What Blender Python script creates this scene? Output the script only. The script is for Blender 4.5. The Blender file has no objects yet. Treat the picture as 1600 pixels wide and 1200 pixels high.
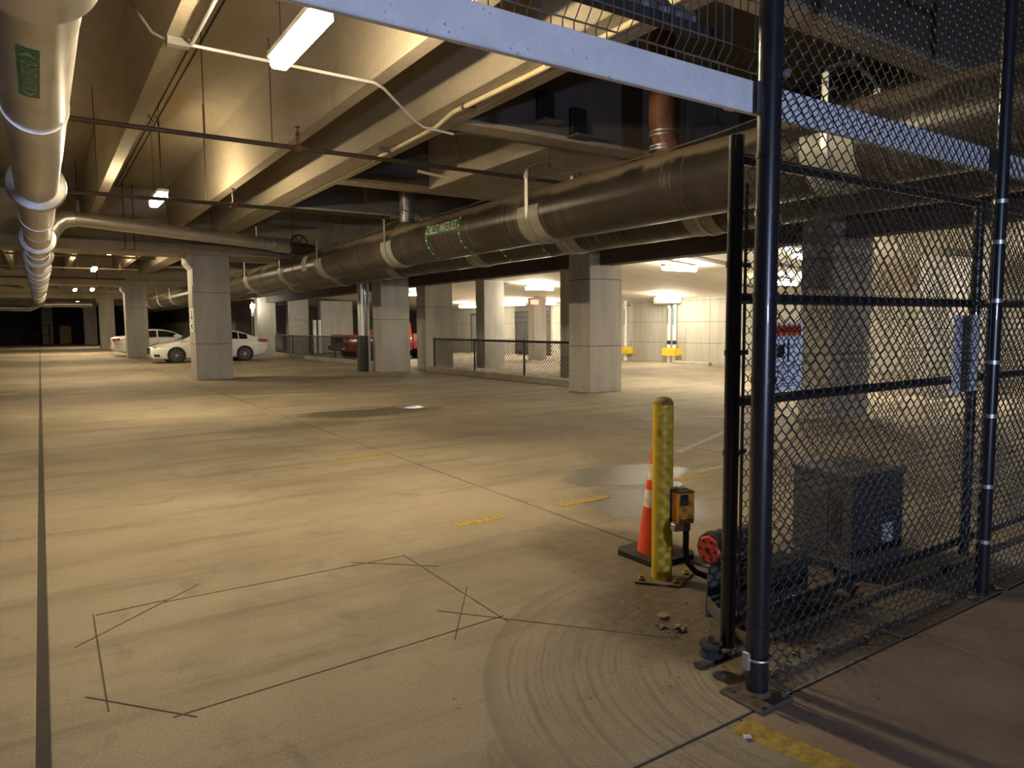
import bpy, bmesh, math, random
from mathutils import Vector, Matrix
random.seed(7)
D = bpy.data
COL = bpy.context.scene.collection
SC = bpy.context.scene
PI = math.pi

# ------------------------------------------------------------------ camera
FPX, EYE = 1105.0, 1.55
YAW, PITCH, ROLL = math.radians(33.62), math.radians(4.8), math.radians(-0.45)
fw = Vector((math.sin(YAW)*math.cos(PITCH), math.cos(YAW)*math.cos(PITCH), -math.sin(PITCH)))
rt = Vector((math.cos(YAW), -math.sin(YAW), 0))
up = rt.cross(fw)
rt, up = rt*math.cos(ROLL)+up*math.sin(ROLL), up*math.cos(ROLL)-rt*math.sin(ROLL)
cam = D.objects.new('camera', D.cameras.new('camera'))
COL.objects.link(cam)
cam.data.sensor_width = 36.0
cam.data.lens = FPX*36.0/1600.0
cam.data.clip_start = 0.05
cam.data.clip_end = 300
M = Matrix((rt, up, -fw)).transposed().to_4x4()
M.translation = (0, 0, EYE)
cam.matrix_world = M
SC.camera = cam
SC.view_settings.view_transform = 'Standard'
SC.view_settings.look = 'None'
SC.view_settings.gamma = 1.0
SC.view_settings.use_curve_mapping = False
SC.view_settings.exposure = 2.5

# ------------------------------------------------------------------ night sky and outdoor lamp
W = D.worlds.new('night'); SC.world = W
W.use_nodes = True
W.node_tree.nodes['Background'].inputs[0].default_value = (0.35, 0.42, 0.7, 1)
W.node_tree.nodes['Background'].inputs[1].default_value = 0.012
FLOOD = 300.0          # cool floodlight standing in the street behind the entrance
WARM = (1.0, 0.80, 0.50)
NEUT = (1.0, 0.89, 0.69)
E_LEFT, E_RIGHT = 53.0, 34.0

fl = D.lights.new('street_floodlight', 'SPOT')
fl.energy = FLOOD; fl.color = (0.56, 0.67, 1.0); fl.spot_size = math.radians(95); fl.spot_blend = 0.6
fl.shadow_soft_size = 0.12
flo = D.objects.new('street_floodlight', fl); COL.objects.link(flo)
flo.location = (-1.2, -6.5, 1.7)
flo.rotation_euler = Vector((0.33, 1, 0.05)).to_track_quat('-Z', 'Y').to_euler()

# ------------------------------------------------------------------ materials
def newmat(name):
    m = D.materials.new(name); m.use_nodes = True
    nt = m.node_tree; b = nt.nodes['Principled BSDF']
    return m, nt, b
def N(nt, t, **kw):
    n = nt.nodes.new(t)
    for k, v in kw.items():
        if k == 'ins':
            for a, c in v.items(): n.inputs[a].default_value = c
        else: setattr(n, k, v)
    return n
def pos(nt, scale=(1, 1, 1), loc=(0, 0, 0)):
    g = N(nt, 'ShaderNodeNewGeometry')
    mp = N(nt, 'ShaderNodeMapping')
    mp.inputs['Scale'].default_value = scale; mp.inputs['Location'].default_value = loc
    nt.links.new(g.outputs['Position'], mp.inputs['Vector'])
    return mp.outputs[0]
def noise(nt, vec, scale, detail=5, rough=0.6, dist=0.0):
    n = N(nt, 'ShaderNodeTexNoise')
    n.inputs['Scale'].default_value = scale; n.inputs['Detail'].default_value = detail
    n.inputs['Roughness'].default_value = rough; n.inputs['Distortion'].default_value = dist
    nt.links.new(vec, n.inputs['Vector'])
    return n.outputs['Fac']
def ramp(nt, fac, stops):
    r = N(nt, 'ShaderNodeValToRGB')
    e = r.color_ramp.elements
    e[0].position, e[0].color = stops[0][0], (*stops[0][1], 1)
    e[1].position, e[1].color = stops[-1][0], (*stops[-1][1], 1)
    for p, c in stops[1:-1]:
        k = e.new(p); k.color = (*c, 1)
    nt.links.new(fac, r.inputs['Fac'])
    return r.outputs['Color']
def mix(nt, a, b, fac, mode='MIX'):
    n = N(nt, 'ShaderNodeMix', data_type='RGBA', blend_type=mode)
    for sock, v in ((n.inputs['A'], a), (n.inputs['B'], b)):
        if isinstance(v, tuple): sock.default_value = (*v, 1)
        else: nt.links.new(v, sock)
    if isinstance(fac, (int, float)): n.inputs['Factor'].default_value = fac
    else: nt.links.new(fac, n.inputs['Factor'])
    return n.outputs['Result']
def mth(nt, op, a, b=0.0, clamp=False):
    n = N(nt, 'ShaderNodeMath', operation=op); n.use_clamp = clamp
    for i, v in enumerate((a, b)):
        if isinstance(v, (int, float)): n.inputs[i].default_value = v
        else: nt.links.new(v, n.inputs[i])
    return n.outputs[0]
def smooth(nt, v, lo, hi):
    n = N(nt, 'ShaderNodeMapRange', interpolation_type='SMOOTHSTEP')
    nt.links.new(v, n.inputs['Value'])
    n.inputs['From Min'].default_value = lo; n.inputs['From Max'].default_value = hi
    return n.outputs['Result']
def bump(nt, b, h, strength=0.2, dist=0.01):
    n = N(nt, 'ShaderNodeBump')
    n.inputs['Strength'].default_value = strength; n.inputs['Distance'].default_value = dist
    nt.links.new(h, n.inputs['Height'])
    nt.links.new(n.outputs[0], b.inputs['Normal'])

def concrete(name, c1, c2, streak=(1, 1, 1), rough=0.85, stain=0.35, stainc=(0.12, 0.1, 0.07)):
    m, nt, b = newmat(name)
    v = pos(nt, streak)
    n1 = noise(nt, v, 1.3, 7, 0.65)
    n2 = noise(nt, pos(nt), 26, 4, 0.7)
    n3 = noise(nt, pos(nt, (1, 1, .35), (3, 7, 1)), 0.8, 6, 0.7, 0.6)
    c = ramp(nt, n1, [(0.3, c2), (0.68, c1)])
    c = mix(nt, c, stainc, mth(nt, 'MULTIPLY', smooth(nt, n3, 0.56, 0.75), stain))
    c = mix(nt, c, ramp(nt, n2, [(0.3, (.72, .72, .72)), (0.6, (1, 1, 1))]), 0.6, 'MULTIPLY')
    nt.links.new(c, b.inputs['Base Color'])
    b.inputs['Roughness'].default_value = rough
    bump(nt, b, n2, 0.25, 0.006)
    return m
def plain(name, col, rough=0.5, metal=0.0, var=0.15, scale=9, coat=0.0, bumps=0.0):
    m, nt, b = newmat(name)
    n1 = noise(nt, pos(nt), scale, 5, 0.65)
    dark = tuple(x*(1-var*2) for x in col)
    c = ramp(nt, n1, [(0.3, dark), (0.65, col)])
    nt.links.new(c, b.inputs['Base Color'])
    b.inputs['Roughness'].default_value = rough; b.inputs['Metallic'].default_value = metal
    b.inputs['Coat Weight'].default_value = coat
    if bumps: bump(nt, b, noise(nt, pos(nt), scale*6, 3), bumps, 0.004)
    return m
def glow(name, col, strength):
    m, nt, b = newmat(name)
    b.inputs['Base Color'].default_value = (.9, .9, .9, 1)
    b.inputs['Emission Color'].default_value = (*col, 1)
    b.inputs['Emission Strength'].default_value = strength
    return m

def floor_mat():
    m, nt, b = newmat('floor_concrete')
    g = N(nt, 'ShaderNodeNewGeometry'); sx = N(nt, 'ShaderNodeSeparateXYZ')
    nt.links.new(g.outputs['Position'], sx.inputs[0])
    X, Y = sx.outputs[0], sx.outputs[1]
    nbig = noise(nt, pos(nt, (1, 1, 1)), 0.42, 7, 0.62, 0.4)
    c = ramp(nt, nbig, [(0.28, (.20, .162, .112)), (0.48, (.32, .266, .19)), (0.72, (.44, .37, .272))])
    nst = noise(nt, pos(nt, (.25, 2.2, 1)), 0.9, 6, 0.7)           # grime bands across the lane
    c = mix(nt, c, (.17, .135, .093), mth(nt, 'MULTIPLY', smooth(nt, nst, .47, .72), .8))
    nsp = noise(nt, pos(nt, (1, 1, 1), (4, 9, 0)), 2.2, 8, .72, .5)
    c = mix(nt, c, (.15, .118, .08), mth(nt, 'MULTIPLY', smooth(nt, nsp, .54, .72), .55))
    nfine = noise(nt, pos(nt), 95, 3, 0.7)
    c = mix(nt, c, ramp(nt, nfine, [(0.3, (.62, .62, .62)), (0.62, (1.08, 1.08, 1.08))]), 0.75, 'MULTIPLY')
    nbr = noise(nt, pos(nt, (3, 60, 1)), 2.0, 3, 0.6)             # broom finish
    nw = noise(nt, pos(nt), 1.6, 6, 0.65)
    def blob(cx, cy, rx, ry, lo, hi, warp=0.8):
        dx = mth(nt, 'DIVIDE', mth(nt, 'SUBTRACT', X, cx), rx)
        dy = mth(nt, 'DIVIDE', mth(nt, 'SUBTRACT', Y, cy), ry)
        r = mth(nt, 'SQRT', mth(nt, 'ADD', mth(nt, 'MULTIPLY', dx, dx), mth(nt, 'MULTIPLY', dy, dy)))
        r = mth(nt, 'ADD', r, mth(nt, 'MULTIPLY', mth(nt, 'SUBTRACT', nw, 0.5), warp))
        return mth(nt, 'SUBTRACT', 1.0, smooth(nt, r, lo, hi))
    oil = blob(4.9, 12.0, 1.5, 0.85, .55, 1.05)
    oil2 = blob(3.1, 10.9, 1.3, 0.55, .4, 1.2)
    wet = mth(nt, 'MAXIMUM', blob(5.0, 5.35, 0.8, 0.55, .75, 1.0, 1.1), blob(4.3, 4.35, .6, .75, .7, 1.0, 1.1))
    wet2 = blob(4.15, 4.35, .9, .45, .4, 1.1, 1.0)
    pud = blob(5.85, 12.2, .36, .3, .6, 1.0, .5)
    dirt = mth(nt, 'MAXIMUM', blob(3.75, 2.35, 1.6, 1.0, .6, 1.05, .9), blob(2.95, 2.5, .8, .75, .6, 1.1, 1.0))
    dirt2 = blob(3.2, 3.45, .55, .85, .65, 1.15, .9)
    damp = mth(nt, 'MAXIMUM', mth(nt, 'MULTIPLY', oil, .9), mth(nt, 'MULTIPLY', oil2, .55))
    damp = mth(nt, 'MAXIMUM', damp, mth(nt, 'MULTIPLY', wet, .95))
    damp = mth(nt, 'MAXIMUM', damp, mth(nt, 'MULTIPLY', wet2, .5))
    c = mix(nt, c, (.10, .078, .05), damp)
    dd = mth(nt, 'MAXIMUM', dirt, mth(nt, 'MULTIPLY', dirt2, .8))
    ndirt = noise(nt, pos(nt), 14, 6, .75)
    c = mix(nt, c, ramp(nt, ndirt, [(.35, (.045, .032, .018)), (.62, (.12, .086, .05)), (.75, (.24, .175, .105))]), mth(nt, 'MULTIPLY', dd, .92))
    # rings scraped by the old swing gate
    rx = mth(nt, 'SUBTRACT', X, 2.9); ry = mth(nt, 'SUBTRACT', Y, 1.7)
    rr = mth(nt, 'SQRT', mth(nt, 'ADD', mth(nt, 'MULTIPLY', rx, rx), mth(nt, 'MULTIPLY', ry, ry)))
    rin = mth(nt, 'SUBTRACT', 1.0, smooth(nt, rr, 1.6, 1.63))
    cr = N(nt, 'ShaderNodeCombineXYZ'); nt.links.new(mth(nt, 'MULTIPLY', rr, 30.0), cr.inputs[0])
    ang = mth(nt, 'ARCTAN2', ry, rx); nt.links.new(mth(nt, 'MULTIPLY', ang, .9), cr.inputs[1])
    ring = noise(nt, cr.outputs[0], 1.3, 5, .75)
    edge = mth(nt, 'MULTIPLY', smooth(nt, rr, 1.5, 1.6), rin)
    rm = mth(nt, 'MULTIPLY', mth(nt, 'MAXIMUM', smooth(nt, ring, .46, .66), mth(nt, 'MULTIPLY', edge, .7)), rin)
    c = mix(nt, c, (.14, .12, .095), mth(nt, 'MULTIPLY', rm, .62))
    nt.links.new(c, b.inputs['Base Color'])
    wetall = mth(nt, 'MAXIMUM', wet, pud)
    ro = mth(nt, 'SUBTRACT', .8, mth(nt, 'ADD', mth(nt, 'MULTIPLY', wet, .40), mth(nt, 'MULTIPLY', pud, .45)))
    ro = mth(nt, 'SUBTRACT', ro, mth(nt, 'MULTIPLY', oil, .12))
    nt.links.new(ro, b.inputs['Roughness'])
    grav = noise(nt, pos(nt), 55, 3, .6)
    hsum = mth(nt, 'ADD', mth(nt, 'ADD', nfine, mth(nt, 'MULTIPLY', nbr, .8)), mth(nt, 'MULTIPLY', mth(nt, 'MULTIPLY', grav, wet), 8.0))
    bump(nt, b, hsum, 0.22, 0.006)
    return m

def pipe_black():
    m, nt, b = newmat('black_pipe_wrap')
    g = N(nt, 'ShaderNodeNewGeometry'); sx = N(nt, 'ShaderNodeSeparateXYZ')
    nt.links.new(g.outputs['Normal'], sx.inputs[0])
    n1 = noise(nt, pos(nt, (.7, 16, .7)), 1.6, 7, .72)              # wrap rings scuffed round the pipe
    n2 = noise(nt, pos(nt), 1.1, 6, .65)
    c = ramp(nt, n2, [(.3, (.018, .014, .011)), (.7, (.045, .037, .03))])
    n4 = noise(nt, pos(nt, (.35, 34, .35), (2, 0, 5)), 1.5, 4, .65)
    n5 = noise(nt, pos(nt, (1, 1, 1), (9, 3, 1)), .55, 4, .6)
    scr = mth(nt, 'MULTIPLY', mth(nt, 'MAXIMUM', smooth(nt, n1, .53, .62), smooth(nt, n4, .56, .60)), smooth(nt, n5, .40, .58))
    c = mix(nt, c, (.27, .225, .155), mth(nt, 'MULTIPLY', scr, .65))
    dust = mth(nt, 'ADD', sx.outputs[2], mth(nt, 'MULTIPLY', mth(nt, 'SUBTRACT', n2, .5), 1.1))
    c = mix(nt, c, (.20, .155, .095), mth(nt, 'MULTIPLY', smooth(nt, dust, .42, .62), .85))
    nt.links.new(c, b.inputs['Base Color'])
    nt.links.new(mth(nt, 'ADD', .32, mth(nt, 'MULTIPLY', smooth(nt, dust, .4, .6), .5)), b.inputs['Roughness'])
    bump(nt, b, n1, .12, .008)
    return m
def silver():
    m, nt, b = newmat('aluminium_jacket')
    n1 = noise(nt, pos(nt, (1, 9, 1)), 3, 5, .6)
    n2 = noise(nt, pos(nt), 2, 5, .6)
    c = ramp(nt, n2, [(.3, (.56, .55, .53)), (.7, (.74, .73, .71))])
    nt.links.new(c, b.inputs['Base Color'])
    b.inputs['Metallic'].default_value = .8
    nt.links.new(mth(nt, 'ADD', .26, mth(nt, 'MULTIPLY', n2, .2)), b.inputs['Roughness'])
    bump(nt, b, n1, .06, .01)
    return m
def beam_paint():
    m, nt, b = newmat('pitted_white_paint')
    v = N(nt, 'ShaderNodeTexVoronoi'); v.inputs['Scale'].default_value = 38
    nt.links.new(pos(nt), v.inputs['Vector'])
    n1 = noise(nt, pos(nt), 7, 5, .7)
    spot = mth(nt, 'MULTIPLY', mth(nt, 'SUBTRACT', 1.0, smooth(nt, v.outputs['Distance'], .12, .22)), smooth(nt, n1, .5, .62))
    c = mix(nt, ramp(nt, n1, [(.3, (.62, .62, .64)), (.7, (.78, .78, .8))]), (.22, .2, .2), mth(nt, 'MULTIPLY', spot, .8))
    nt.links.new(c, b.inputs['Base Color']); b.inputs['Roughness'].default_value = .55
    return m

MAT = dict(
    floor=floor_mat(),
    drive=concrete('driveway_concrete', (.36, .265, .185), (.20, .145, .10), (1, 1, 1), .8, .5, (.04, .03, .02)),
    cut=plain('saw_cut_sealant', (.13, .105, .075), .9, 0, .3, 14),
    joint=plain('joint_filler', (.06, .05, .04), .9),
    base=plain('subfloor', (.05, .045, .035), .9),
    tee=concrete('precast_concrete', (.46, .40, .30), (.34, .29, .21), (1, .3, 1), .85, .3),
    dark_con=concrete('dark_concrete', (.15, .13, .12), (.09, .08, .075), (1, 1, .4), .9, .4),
    column=concrete('column_concrete', (.50, .48, .44), (.35, .335, .305), (2, 2, .35), .85, .3),
    lowceil=concrete('painted_soffit', (.72, .68, .58), (.6, .56, .47), (.3, 2, 1), .8, .12),
    fascia=plain('brown_painted_beam', (.075, .058, .046), .8, 0, .15, 3),
    wall=concrete('formed_wall_concrete', (.52, .49, .42), (.37, .345, .29), (2.5, 2.5, .3), .85, .35),
    silver=silver(), black_pipe=pipe_black(),
    galv=plain('galvanised_steel', (.55, .55, .54), .38, .8, .12, 20),
    saddle=plain('grey_saddle_plate', (.36, .36, .30), .5, .15, .1, 6),
    iron=plain('dark_iron_pipe', (.10, .07, .05), .6, .3, .2, 8),
    rust=plain('red_oxide_pipe', (.20, .075, .035), .5, .0, .25, 7),
    white_pipe=plain('white_pipe_paint', (.80, .78, .72), .45, 0, .08, 5),
    cream=plain('cream_conduit', (.72, .62, .38), .45, 0, .1, 6),
    black=plain('black_gloss_coating', (.014, .015, .020), .32, .0, .25, 6, .35),
    wire=plain('black_vinyl_wire', (.020, .019, .018), .45, 0, .2, 30),
    header=beam_paint(),
    yellow=plain('yellow_paint', (.72, .50, .035), .5, 0, .12, 11, 0, .15),
    stripe=plain('worn_yellow_stripe', (.50, .35, .07), .8, 0, .3, 24),
    white_stripe=plain('worn_white_stripe', (.55, .51, .42), .8, 0, .25, 20),
    orange=plain('orange_enclosure', (.62, .27, .03), .45, 0, .08, 8),
    cone=plain('cone_red_orange', (.75, .075, .025), .5, 0, .1, 9),
    reflect=plain('cone_white_sleeve', (.72, .66, .58), .6, 0, .25, 22),
    rubber=plain('black_rubber', (.025, .024, .022), .8, 0, .2, 12),
    red=plain('red_plastic', (.6, .05, .03), .45, 0, .15, 15),
    cabinet=plain('dark_grey_cabinet', (.075, .075, .08), .5, .1, .15, 6),
    plate=plain('weathered_steel_plate', (.16, .12, .08), .75, .2, .3, 16),
    bracket=plain('grey_bracket', (.17, .165, .15), .5, .4, .2, 12),
    carwhite=plain('white_car_paint', (.80, .79, .76), .25, 0, .03, 2, .8),
    carred=plain('dark_red_car_paint', (.27, .022, .014), .25, 0, .08, 3, .8),
    glass=plain('dark_car_glass', (.012, .013, .015), .06, 0, .05, 2, .5),
    tyre=plain('tyre', (.016, .016, .016), .8, 0, .1, 20),
    rim=plain('alloy_rim', (.55, .54, .52), .3, .85, .1, 20),
    chrome=plain('chrome', (.7, .7, .7), .15, 1, .05, 10),
    taillight=plain('tail_lamp_red', (.5, .015, .015), .2, 0, .1, 20, .5),
    headlight=plain('head_lamp_lens', (.55, .55, .52), .12, .3, .1, 20, .6),
    sign_white=plain('white_sign_face', (.80, .80, .82), .5, 0, .03, 6),
    sign_red=plain('orange_red_band', (.72, .10, .04), .5, 0, .05, 8),
    ink=plain('black_ink', (.015, .015, .015), .6),
    ink_grey=plain('faded_ink', (.40, .40, .42), .6),
    green=plain('green_label_tape', (.03, .19, .09), .5, 0, .1, 12),
    label_white=plain('label_lettering', (.80, .85, .70), .5, 0, .05, 12),
    label_dim=plain('faded_lettering', (.30, .42, .26), .5, 0, .1, 12),
    paper=plain('scrap_paper', (.75, .72, .70), .8),
    leaf=plain('dry_leaf', (.34, .23, .13), .8, 0, .3, 30),
    ply=plain('plywood_sheet', (.52, .36, .18), .7, 0, .15, 4),
    curb=concrete('kerb_concrete', (.42, .38, .31), (.28, .25, .2), (1, 1, 1), .85, .4),
    steel_bar=plain('dark_rail', (.03, .03, .03), .5, .2),
    far_door=plain('grey_green_door', (.30, .33, .29), .5, 0, .06, 2),
    yguard=plain('yellow_guard', (.80, .55, .03), .5, 0, .08, 6),
    lamp_left=glow('warm_tube', WARM, E_LEFT), lamp_right=glow('neutral_tube', NEUT, E_RIGHT),
    exit=glow('exit_sign_face', (1, .06, .03), .45),
)

# ------------------------------------------------------------------ mesh helpers
ORG = {}
class MB:
    def __init__(s): s.v = []; s.f = []
    def add(s, vs, fs):
        o = len(s.v); s.v += [tuple(v) for v in vs]; s.f += [tuple(i+o for i in f) for f in fs]; return s
    def box(s, x0, x1, y0, y1, z0, z1, c=0.0):
        if c <= 0:
            vs = [(x, y, z) for z in (z0, z1) for y in (y0, y1) for x in (x0, x1)]
            return s.add(vs, [(0, 2, 3, 1), (4, 5, 7, 6), (0, 1, 5, 4), (2, 6, 7, 3), (0, 4, 6, 2), (1, 3, 7, 5)])
        bm = bmesh.new(); bmesh.ops.create_cube(bm, size=1)
        for v in bm.verts:
            v.co = Vector(((x0+x1)/2+v.co.x*(x1-x0), (y0+y1)/2+v.co.y*(y1-y0), (z0+z1)/2+v.co.z*(z1-z0)))
        bmesh.ops.bevel(bm, geom=bm.edges[:], offset=c, segments=1, affect='EDGES')
        bm.verts.index_update()
        s.add([v.co[:] for v in bm.verts], [[v.index for v in f.verts] for f in bm.faces]); bm.free(); return s
    def tube(s, pts, r, n=12, caps=True, radii=None):
        pts = [Vector(p) for p in pts]; k = len(pts)
        t0 = (pts[1]-pts[0]).normalized()
        ref = Vector((0, 0, 1)) if abs(t0.z) < .9 else Vector((1, 0, 0))
        a = t0.cross(ref).normalized(); vs = []
        for i, p in enumerate(pts):
            t = (pts[min(i+1, k-1)]-pts[max(i-1, 0)]).normalized()
            a = (a-t*a.dot(t)).normalized(); bb = t.cross(a)
            # widen at bends so the tube keeps its thickness
            if 0 < i < k-1:
                d = (pts[i+1]-pts[i]).normalized().dot((pts[i]-pts[i-1]).normalized())
                w = 1/max(.5, math.sqrt((1+d)/2))
            else: w = 1
            rad = (radii[i] if radii else r)
            for j in range(n):
                th = 2*PI*j/n
                vs.append(p+(a*math.cos(th)+bb*math.sin(th))*rad*(1 if w < 1.05 else 1))
        fs = [(i*n+j, i*n+(j+1) % n, (i+1)*n+(j+1) % n, (i+1)*n+j) for i in range(k-1) for j in range(n)]
        if caps: fs += [tuple(range(n-1, -1, -1)), tuple((k-1)*n+j for j in range(n))]
        return s.add(vs, fs)
    def lathe(s, prof, c=(0, 0, 0), n=20, axis='Z'):
        vs = []; k = len(prof)
        for r, h in prof:
            for j in range(n):
                th = 2*PI*j/n; x, y = r*math.cos(th), r*math.sin(th)
                p = {'Z': (x, y, h), 'Y': (x, h, -y), 'X': (h, x, y)}[axis]
                vs.append((c[0]+p[0], c[1]+p[1], c[2]+p[2]))
        fs = [(i*n+j, i*n+(j+1) % n, (i+1)*n+(j+1) % n, (i+1)*n+j) for i in range(k-1) for j in range(n)]
        fs += [tuple(range(n-1, -1, -1)), tuple((k-1)*n+j for j in range(n))]
        return s.add(vs, fs)
    def prism(s, poly, axis, a, b):
        # poly in the two remaining axes (cyclic order), extruded along axis from a to b
        n = len(poly); vs = []
        for h in (a, b):
            for u, w in poly:
                vs.append({'X': (h, u, w), 'Y': (u, h, w), 'Z': (u, w, h)}[axis])
        fs = [tuple(range(n-1, -1, -1)), tuple(range(n, 2*n))]+[(i, (i+1) % n, n+(i+1) % n, n+i) for i in range(n)]
        return s.add(vs, fs)
    def build(s, name, mat, parent=None, angle=35):
        og = ORG.get(parent.name, Vector()) if parent else Vector()
        me = D.meshes.new(name)
        me.from_pydata([(v[0]-og[0], v[1]-og[1], v[2]-og[2]) for v in s.v], [], s.f)
        bm = bmesh.new(); bm.from_mesh(me); bmesh.ops.recalc_face_normals(bm, faces=bm.faces[:]); bm.to_mesh(me); bm.free()
        me.materials.append(MAT[mat] if isinstance(mat, str) else mat)
        me.shade_smooth(); me.set_sharp_from_angle(angle=math.radians(angle))
        o = D.objects.new(name, me); COL.objects.link(o)
        if name in ('lettering', 'small_print', 'print', 'upright_wires'): o['kind'] = 'stuff'
        if parent: o.parent = parent
        ORG[o.name] = og
        return o
def Bx(*a, **k): return MB().box(*a, **k)
def tag(o, label, cat, group=None):
    o['label'] = label; o['category'] = cat
    if group: o['group'] = group
    return o
def thing(name, label, cat, loc=(0, 0, 0), group=None):
    o = D.objects.new(name, None); COL.objects.link(o); o.location = loc
    o.empty_display_size = .1
    ORG[o.name] = Vector(loc)
    return tag(o, label, cat, group)
def struct(o): o['kind'] = 'structure'; return o
def copy_tree(o, parent=None):
    c = o.copy(); COL.objects.link(c); c.parent = parent
    ORG[c.name] = ORG[o.name]
    for ch in list(o.children): copy_tree(ch, c)
    return c
def moved(o, d, label):
    c = copy_tree(o); c.location = Vector(o.location)+Vector(d); c['label'] = label; return c
def text_geo(txt, size, bold=0.0):
    cu = D.curves.new('lettering', 'FONT'); cu.body = txt; cu.size = size; cu.offset = size*bold; cu.align_x = 'CENTER'; cu.align_y = 'CENTER'
    ob = D.objects.new('lettering', cu); COL.objects.link(ob)
    dg = bpy.context.evaluated_depsgraph_get(); dg.update()
    me = D.meshes.new_from_object(ob.evaluated_get(dg))
    vs = [v.co.copy() for v in me.vertices]; fs = [tuple(p.vertices) for p in me.polygons]
    D.objects.remove(ob); D.curves.remove(cu); D.meshes.remove(me)
    return vs, fs
def arc_pts(c, r, a0, a1, n, plane='XZ', off=0.0):
    out = []
    for i in range(n+1):
        t = a0+(a1-a0)*i/n
        if plane == 'XZ': out.append((c[0]+r*math.cos(t), c[1]+off, c[2]+r*math.sin(t)))
        elif plane == 'XY': out.append((c[0]+r*math.cos(t), c[1]+r*math.sin(t), c[2]+off))
        else: out.append((c[0]+off, c[1]+r*math.cos(t), c[2]+r*math.sin(t)))
    return out
def band(mb, cx, cz, r, y0, y1, a0, a1, th=.006, n=20):
    """curved plate round a pipe that runs along Y"""
    vs = []
    for i in range(n+1):
        t = a0+(a1-a0)*i/n
        for rr in (r, r+th):
            for y in (y0, y1): vs.append((cx+rr*math.cos(t), y, cz+rr*math.sin(t)))
    fs = []
    for i in range(n):
        a, b_ = i*4, i*4+4
        fs += [(a+2, a+3, b_+3, b_+2), (a, b_, b_+1, a+1), (a, a+2, b_+2, b_), (a+1, b_+1, b_+3, a+3)]
    fs += [(0, 1, 3, 2), (n*4, n*4+2, n*4+3, n*4+1)]
    return mb.add(vs, fs)
def chain(x0, x1, z0, z1, fix, axis='X', a=.0355, r=.0033, wob=.004, n=4):
    """chain-link fabric: upright zigzag wires hooked into each other"""
    mb = MB(); nw = max(1, int((x1-x0)/a)); a = (x1-x0)/nw; nl = int((z1-z0)/a)
    for i in range(nw):
        pts = []
        for j in range(nl+1):
            right = (i+j) % 2
            u = x0+i*a+(a+.0035 if right else -.0035)
            z = z0+j*a
            d = (.0022 if right else -.0022)+wob*math.sin(u*2.3+z*1.7)
            for dz in ((-.005, 1), (.005, 1)):
                pts.append((u, fix+d+(.0016 if dz[0] > 0 else -.0016), z+dz[0]) if axis == 'X' else (fix+d, u, z+dz[0]))
        mb.tube(pts, r, n, caps=False)
    return mb

# ------------------------------------------------------------------ floor
floor = struct(Bx(-16, 24, -12, 95, -.25, -.06).build('floor', 'base'))
xs = [(-16, -.095, 0), (-.05, 3.44, 1), (3.465, 6.70, 1), (6.715, 10.75, 1)]
ysL = [(1.735, 24.15), (24.19, 36.6), (36.63, 49), (49.03, 62), (62.03, 90)]
for x0, x1, k in xs:
    for y0, y1 in ysL:
        Bx(x0, x1, y0, y1, -.06, 0, c=.006).build('slab', 'floor', floor)
Bx(-.1, -.045, 1.73, 90, -.05, -.008).build('joint_filler', 'joint', floor)
for y0, y1 in ((-4, 12), (12.02, 24), (24.02, 38), (38.02, 50)):
    Bx(10.76, 21.2, y0, y1, -.06, 0, c=.005).build('slab', 'floor', floor)
for x0, x1, mt in ((-16, 2.20, 'floor'), (2.21, 3.55, 'drive'), (3.56, 5.6, 'drive'), (5.61, 10.75, 'drive')):
    Bx(x0, x1, -12, 1.722, -.06, 0, c=.003).build('driveway_slab', mt, floor)
Bx(-16, 10.75, 1.70, 1.75, -.055, -.004).build('joint_filler', 'joint', floor)
def strip(name, mat, p, q, w, z=.0025, parent=floor):
    p, q = Vector((*p, 0)), Vector((*q, 0)); t = (q-p).normalized(); s_ = Vector((-t.y, t.x, 0))*w/2
    poly = [((p+s_).x, (p+s_).y), ((q+s_).x, (q+s_).y), ((q-s_).x, (q-s_).y), ((p-s_).x, (p-s_).y)]
    return MB().prism(poly, 'Z', z-.004, z).build(name, mat, parent)
for p, q, w in (((2.6, 4.73), (3.05, 4.74), .11), ((3.62, 4.74), (4.17, 4.75), .11), ((2.76, 7.88), (3.35, 7.87), .11),
                ((5.2, 4.85), (5.62, 4.83), .11), ((2.17, 1.70), (2.26, 1.2), .12), ((5.0, 12.55), (5.9, 12.5), .1)):
    strip('painted_stripe', 'stripe', p, q, w)
for p, q, w in (((3.3, 12.8), (5.2, 12.4), .07), ((6.2, 11.7), (8.4, 11.3), .09), ((3.2, 16.7), (6.2, 15.6), .08), ((6.3, 5.9), (8.2, 6.7), .1),
                ((5.6, 5.0), (6.6, 5.1), .08), ((8.1, 8.35), (10.4, 7.2), .12), ((-1.2, 20.6), (-.5, 20.3), .18)):
    strip('white_stripe', 'white_stripe', p, q, w)
for p, q in (((.16, 4.36), (.15, 3.2)), ((.17, 4.34), (.54, 4.36)), ((.06, 3.95), (.72, 4.52)), ((.5, 4.33), (1.98, 4.29)), ((1.62, 4.37), (2.06, 3.97)),
             ((1.97, 4.3), (1.96, 3.0)), ((2.03, 3.55), (1.63, 2.98)), ((.08, 3.38), (.44, 2.95)), ((.36, 3.0), (1.98, 3.08)), ((1.72, 3.34), (2.55, 2.34))):
    strip('saw_cut', 'cut', p, q, .007)

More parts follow.
